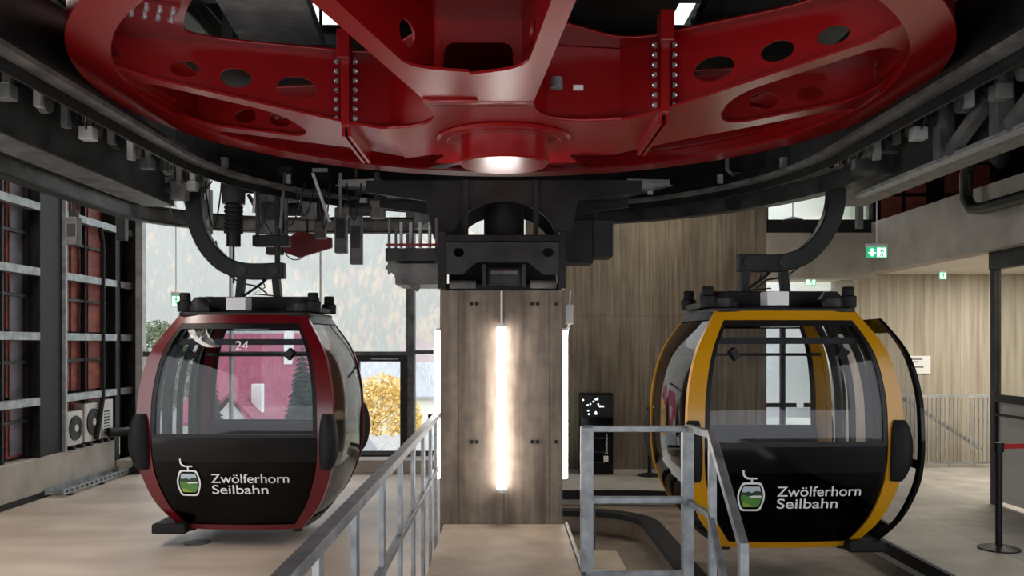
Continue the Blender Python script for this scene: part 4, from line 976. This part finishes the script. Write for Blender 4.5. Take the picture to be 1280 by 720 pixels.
acunit(11.98, .44, .48, True, 'pale air conditioner unit nearest on the left parapet, round fan'); acunit(12.48, .50, .56, True, 'pale air conditioner unit in the middle of the three, round fan'); acunit(13.0+.02, .36, .58, False, 'pale air conditioner unit farthest along the parapet, louvred side')
o = empty('cable_tray', (-5.85, 12.4, 0), 'galvanised perforated cable tray lying on the floor along the left parapet', 'cable tray')
for x in (-.12, .12): MB().box(x-.008,x+.008,-1.1,1.1,.03,.11).build('side_rail', galv, o)
for k in range(14): MB().box(-.12,.12,-1.08+k*.165,-1.03+k*.165,.035,.05).build('rung', galv, o)
for y in (-.9, 0, .9): MB().box(-.14,.14,y-.03,y+.03,0,.03).build('support', black, o)
for k in range(16): MB().box(.129,.132,-1.05+k*.137,-1.0+k*.137,.055,.085).build('slot', black, o)
simple('insulated_pipe', MB().tube([(WX+.04,13.1,.55+.12),(WX+.12,13.25,.66),(WX+.22,13.4,.66),(WX+.30,13.46,.58),(WX+.32,13.46,.45),(WX+.32,13.46,.1),(WX+.34,13.3,.06)], .07, 12), black, 'thick black insulated pipe bending to the floor beside the air conditioners', 'pipe', smooth=True)
simple('riser_pipe', MB().tube([(WX+.02,12.75,.6),(WX+.02,12.95,1.2),(WX+.02,12.95,3.5),(WX+.05,12.8,3.7)], .035, 10), rubber, 'black riser pipe climbing beside the red panels', 'pipe', smooth=True)
simple('floor_cover', MB().cyl((px(240,8.6),8.75,0),(px(240,8.6),8.75,.006),.13,n=32), galvd, 'round metal floor cover in front of the left cabin', 'cover')

# ================================================================ OUTSIDE
struct(MB().box(-200, 120, 15.5, 400, -9.2, -9).build('ground', noisy(M('meadow',(.3,.33,.2),.9),(.30,.32,.22),(.46,.46,.36),nscale=.05)))
GZ = -9
def house(name, x, y, w_, d_, h_, rh, wall, roof, label, ridge='x', z=GZ, wins=3):
    o = empty(name, (x, y, z), label, 'building')
    MB().box(-w_/2,w_/2,0,d_,0,h_).build('walls', wall, o)
    g = MB(); e = .5
    if ridge == 'x':
        g.bar((-w_/2-e,-e,h_-.1),(w_/2+e,-e,h_-.1),.02,.02)
        a = [Vector((s*(w_/2+e),-e,h_-.2)) for s in (-1,1)]; r_ = [Vector((s*(w_/2+e),d_/2,h_+rh)) for s in (-1,1)]; b = [Vector((s*(w_/2+e),d_+e,h_-.2)) for s in (-1,1)]
    else:
        a = [Vector((-w_/2-e,y_,h_-.2)) for y_ in (-e,d_+e)]; r_ = [Vector((0,y_,h_+rh)) for y_ in (-e,d_+e)]; b = [Vector((w_/2+e,y_,h_-.2)) for y_ in (-e,d_+e)]
    A = [g.bm.verts.new(v) for v in a+r_+b]; B = [g.bm.verts.new(v+Vector((0,0,.2))) for v in a+r_+b]
    for S in (A,B): g.bm.faces.new((S[0],S[1],S[3],S[2])); g.bm.faces.new((S[2],S[3],S[5],S[4]))
    for i,j in ((0,1),(1,3),(3,5),(5,4),(4,2),(2,0)): g.bm.faces.new((A[i],A[j],B[j],B[i]))
    g.build('roof', roof, o)
    if ridge != 'x': MB().prism([(-w_/2,h_-.25),(w_/2,h_-.25),(0,h_+rh-.25)],0,.1).build('gable', wall, o).rotation_euler = (PI/2,0,0)
    for k in range(wins):
        for zz in (h_*.25, h_*.65):
            x_ = -w_/2+w_*(k+.5)/wins; f = MB().box(x_-.5,x_+.5,-.06,0,zz-.6,zz+.6).build('window', white, o); MB().box(x_-.4,x_+.4,-.08,-.06,zz-.5,zz+.5).build('pane', gloss, f)
    MB().box(w_*.18,w_*.18+.6,d_*.3,d_*.3+.6,h_,h_+rh+.6).build('chimney', wall, o); return o
wallw = M('render_white',(.78,.76,.72),.9); roofr = noisy(M('raspberry_roof',(.3,.06,.1),.6),(.20,.035,.06),(.34,.07,.115),scale=(9,.3,1),nscale=1.5)
roofg = noisy(M('grey_roof',(.4,.42,.45),.5,.3),(.32,.34,.37),(.48,.50,.53),scale=(8,.2,1),nscale=1.5)
house('chalet', px(322, 62), 60, 8.6, 11, 5.6, 6.0, wallw, roofr, 'chalet with a big raspberry red roof seen through the left cabin', 'x')
house('chalet', px(288, 50), 50, 3.8, 6, 5.8, 2.2, wallw, roofr, 'small white gabled annex in front of the red roofed chalet', 'y', wins=2)
house('farmhouse', px(534, 150), 150, 9, 9, 7, 4.2, wallw, roofr, 'small distant red roofed farmhouse right of the yellow tree', 'x')
house('long_house', px(470, 80), 80, 13, 9, 6.2, 2.8, wallw, roofg, 'long pale house with grey roof beyond the yellow tree', 'x', wins=5)
# near corrugated metal roof
o = empty('corrugated_roof_shed', (px(478, 26), 24, GZ+1.0), 'low shed with corrugated metal roof below the window', 'building')
MB().box(-6.5,2.2,0,6,0,6.7).build('walls', wallw, o)
g = MB(); N = 72
us = [lerp(-6.8,2.5,i/N/1) for i in range(N+1)]
g.grid(lambda u, v: (u, v, 6.72+v*.01+.06*math.cos(u*2*PI/.26*.5)), us, [-.3, 3, 6.3], lambda u, v: (0,0,.04)); g.build('metal_roof', lightsteel, o)
q_ = MB().prism([(-.9,-.4),(.9,-.4),(0,.75)],0,5).build('grey_gable', M('slate',(.25,.26,.28),.7), o); q_.rotation_euler = (PI/2,0,0); q_.location = (-1.0,3,6.9)
# trees
def foliage(seed, R, Hh, mat, n, label, loc, cat='tree', sq=1.0, name='broadleaf_tree'):
    o = empty(name, loc, label, cat); r = random.Random(seed); MB().cyl((0,0,0),(0,0,Hh*.5),.14,.07,n=8).build('trunk', bark, o)
    g = MB()
    for _ in range(n):
        t = r.uniform(0,2*PI); ph = math.acos(r.uniform(-1,1)); k = r.uniform(.55,1.03)**.6
        c = Vector((R*k*math.sin(ph)*math.cos(t), R*k*math.sin(ph)*math.sin(t), Hh-R*sq+R*sq*k*math.cos(ph)))
        a = Vector((r.gauss(0,1),r.gauss(0,1),r.gauss(0,1))).normalized(); b = a.orthogonal().normalized(); s = r.uniform(.05,.11)
        c2 = a.cross(b); vs = [g.bm.verts.new(c+b*s),g.bm.verts.new(c+c2*s*.7),g.bm.verts.new(c-b*s),g.bm.verts.new(c-c2*s*.7)]; g.bm.faces.new(vs)
    bmn = g.build('crown', mat, o); return o
bark = M('bark',(.10,.07,.05),.9)
leafy = noisy(M('yellow_leaves',(.7,.5,.1),.8),(.66,.44,.12),(.84,.66,.30),nscale=1.5)
leafg = noisy(M('dark_green_leaves',(.10,.14,.07),.8),(.07,.10,.05),(.18,.22,.11),nscale=1.5)
foliage(1, 1.7, 9.75, leafy, 8000, 'golden yellow autumn tree outside the dark framed window', (px(478, 36), 36, GZ), sq=1.5)
foliage(2, 1.9, 12.2, leafg, 6000, 'green bushy tree at the left edge of the window wall', (px(196, 45), 45, GZ), sq=1.3)
def conifer_mesh(H_, R_, tiers, seed, needles=30):
    r = random.Random(seed); g = MB(); g.cyl((0,0,0),(0,0,H_*.97),.12*H_/9,.02,n=6)
    for i in range(tiers):
        f = i/(tiers-1); z = H_*(.12+.86*f); R = R_*(1-f)**.8+.08
        for k in range(needles):
            t = 2*PI*(k+r.random()*.7)/needles; rr_ = R*r.uniform(.7,1.08); dz = -rr_*r.uniform(.25,.5)
            tip = Vector((rr_*math.cos(t), rr_*math.sin(t), z+dz)); s = Vector((-math.sin(t), math.cos(t), 0))*rr_*.20
            mid = Vector((rr_*.55*math.cos(t), rr_*.55*math.sin(t), z+dz*.4))
            vs = [g.bm.verts.new(Vector((0,0,z+.1))), g.bm.verts.new(mid+s), g.bm.verts.new(tip), g.bm.verts.new(mid-s)]; g.bm.faces.new(vs)
            vs = [g.bm.verts.new(Vector((0,0,z+.05))), g.bm.verts.new(mid+Vector((0,0,.18*R))), g.bm.verts.new(tip), g.bm.verts.new(mid-Vector((0,0,.22*R)))]; g.bm.faces.new(vs)
    return g
needle = noisy(M('needles',(.03,.05,.035),.8),(.018,.032,.022),(.06,.085,.06),nscale=2)
for i, (p_, d, top, R_, lab) in enumerate(((378, 46, 425, 2.0, 'tall dark conifer right of the red roof seen through the left cabin'), (262, 44, 440, 1.5, 'dark conifer left of the red roof seen through the left cabin'))):
    Ht = (EYE+(430-top)/1086*d)-GZ; t = conifer_mesh(Ht, R_, 40, i).build('conifer_tree', needle); t.location = (px(p_, d), d, GZ); tag(t, lab, 'tree')
# forested mountain flank (stuff) and mist bank in front of it
def hill(x, y): return GZ + max(0, (y-150))*.42 + 8*math.sin(x*.021+1)*max(0,min(1,(y-150)/80)) + 5*math.sin(x*.06+y*.04)*max(0,min(1,(y-150)/80))
g = MB(); nx, ny = 60, 40; V = [[g.bm.verts.new((lerp(-260,160,i/nx), lerp(130,520,j/ny), hill(lerp(-260,160,i/nx), lerp(130,520,j/ny)))) for j in range(ny+1)] for i in range(nx+1)]
for i in range(nx):
    for j in range(ny): g.bm.faces.new((V[i][j],V[i+1][j],V[i+1][j+1],V[i][j+1]))
struct(g.build('hillside', noisy(M('forest_floor',(.2,.2,.15),.9),(.10,.12,.08),(.26,.24,.17),nscale=.03), smooth=True))
cols = [((.05,.08,.05), 'green'), ((.09,.12,.07), 'olive'), ((.42,.26,.08), 'amber'), ((.36,.14,.10), 'russet')]
R = random.Random(11); g = MB(); fmats = []
for mi, ((c_, nm), share) in enumerate(zip(cols, (4200, 2400, 900, 260))):
    fmats.append(noisy(M('forest_'+nm, c_, .9), tuple(v*.7 for v in c_), tuple(v*1.4 for v in c_), nscale=.3)); n0 = len(g.bm.faces)
    for _ in range(share):
        y = 152+270*R.random()**1.3; x = R.uniform(-.48, .05)*y
        if nm in ('amber','russet') and R.random() < .6: y = 152+60*R.random(); x = R.uniform(-.30, .02)*y
        h_ = R.uniform(3.5, 7); r_ = h_*R.uniform(.16,.26); z = hill(x, y)
        if nm in ('green','olive'): g.cyl((x,y,z),(x,y,z+h_),r_,.05,n=6,cap=False); g.cyl((x,y,z+h_*.35),(x,y,z+h_*1.02),r_*.7,.03,n=5,cap=False)
        else: g.cyl((x,y,z+h_*.15),(x,y,z+h_*.45),r_*.7,r_*1.1,n=7); g.cyl((x,y,z+h_*.45),(x,y,z+h_*.8),r_*1.1,r_*.3,n=7)
    g.bm.faces.ensure_lookup_table()
    for f_ in g.bm.faces[n0:]: f_.material_index = mi
o = g.build('forest', fmats[0]); [o.data.materials.append(m_) for m_ in fmats[1:]]
tag(o, 'mixed green and amber forest covering the misty mountainside', 'forest', kind='stuff')
mist = MB().box(-130, 40, 100, 140, GZ, 110).build('mist', None or M('mist_tmp',(1,1,1)))
mm = bpy.data.materials.new('mist_volume'); mm.use_nodes = True; nt = mm.node_tree; nt.nodes.clear()
oo = nt.nodes.new('ShaderNodeOutputMaterial'); vs = nt.nodes.new('ShaderNodeVolumeScatter'); vs.inputs['Color'].default_value = (1,1,1,1); vs.inputs['Density'].default_value = .024
nt.links.new(vs.outputs[0], oo.inputs['Volume']); mist.data.materials.clear(); mist.data.materials.append(mm)
tag(mist, 'pale valley mist lying in front of the mountainside', 'mist', kind='stuff')
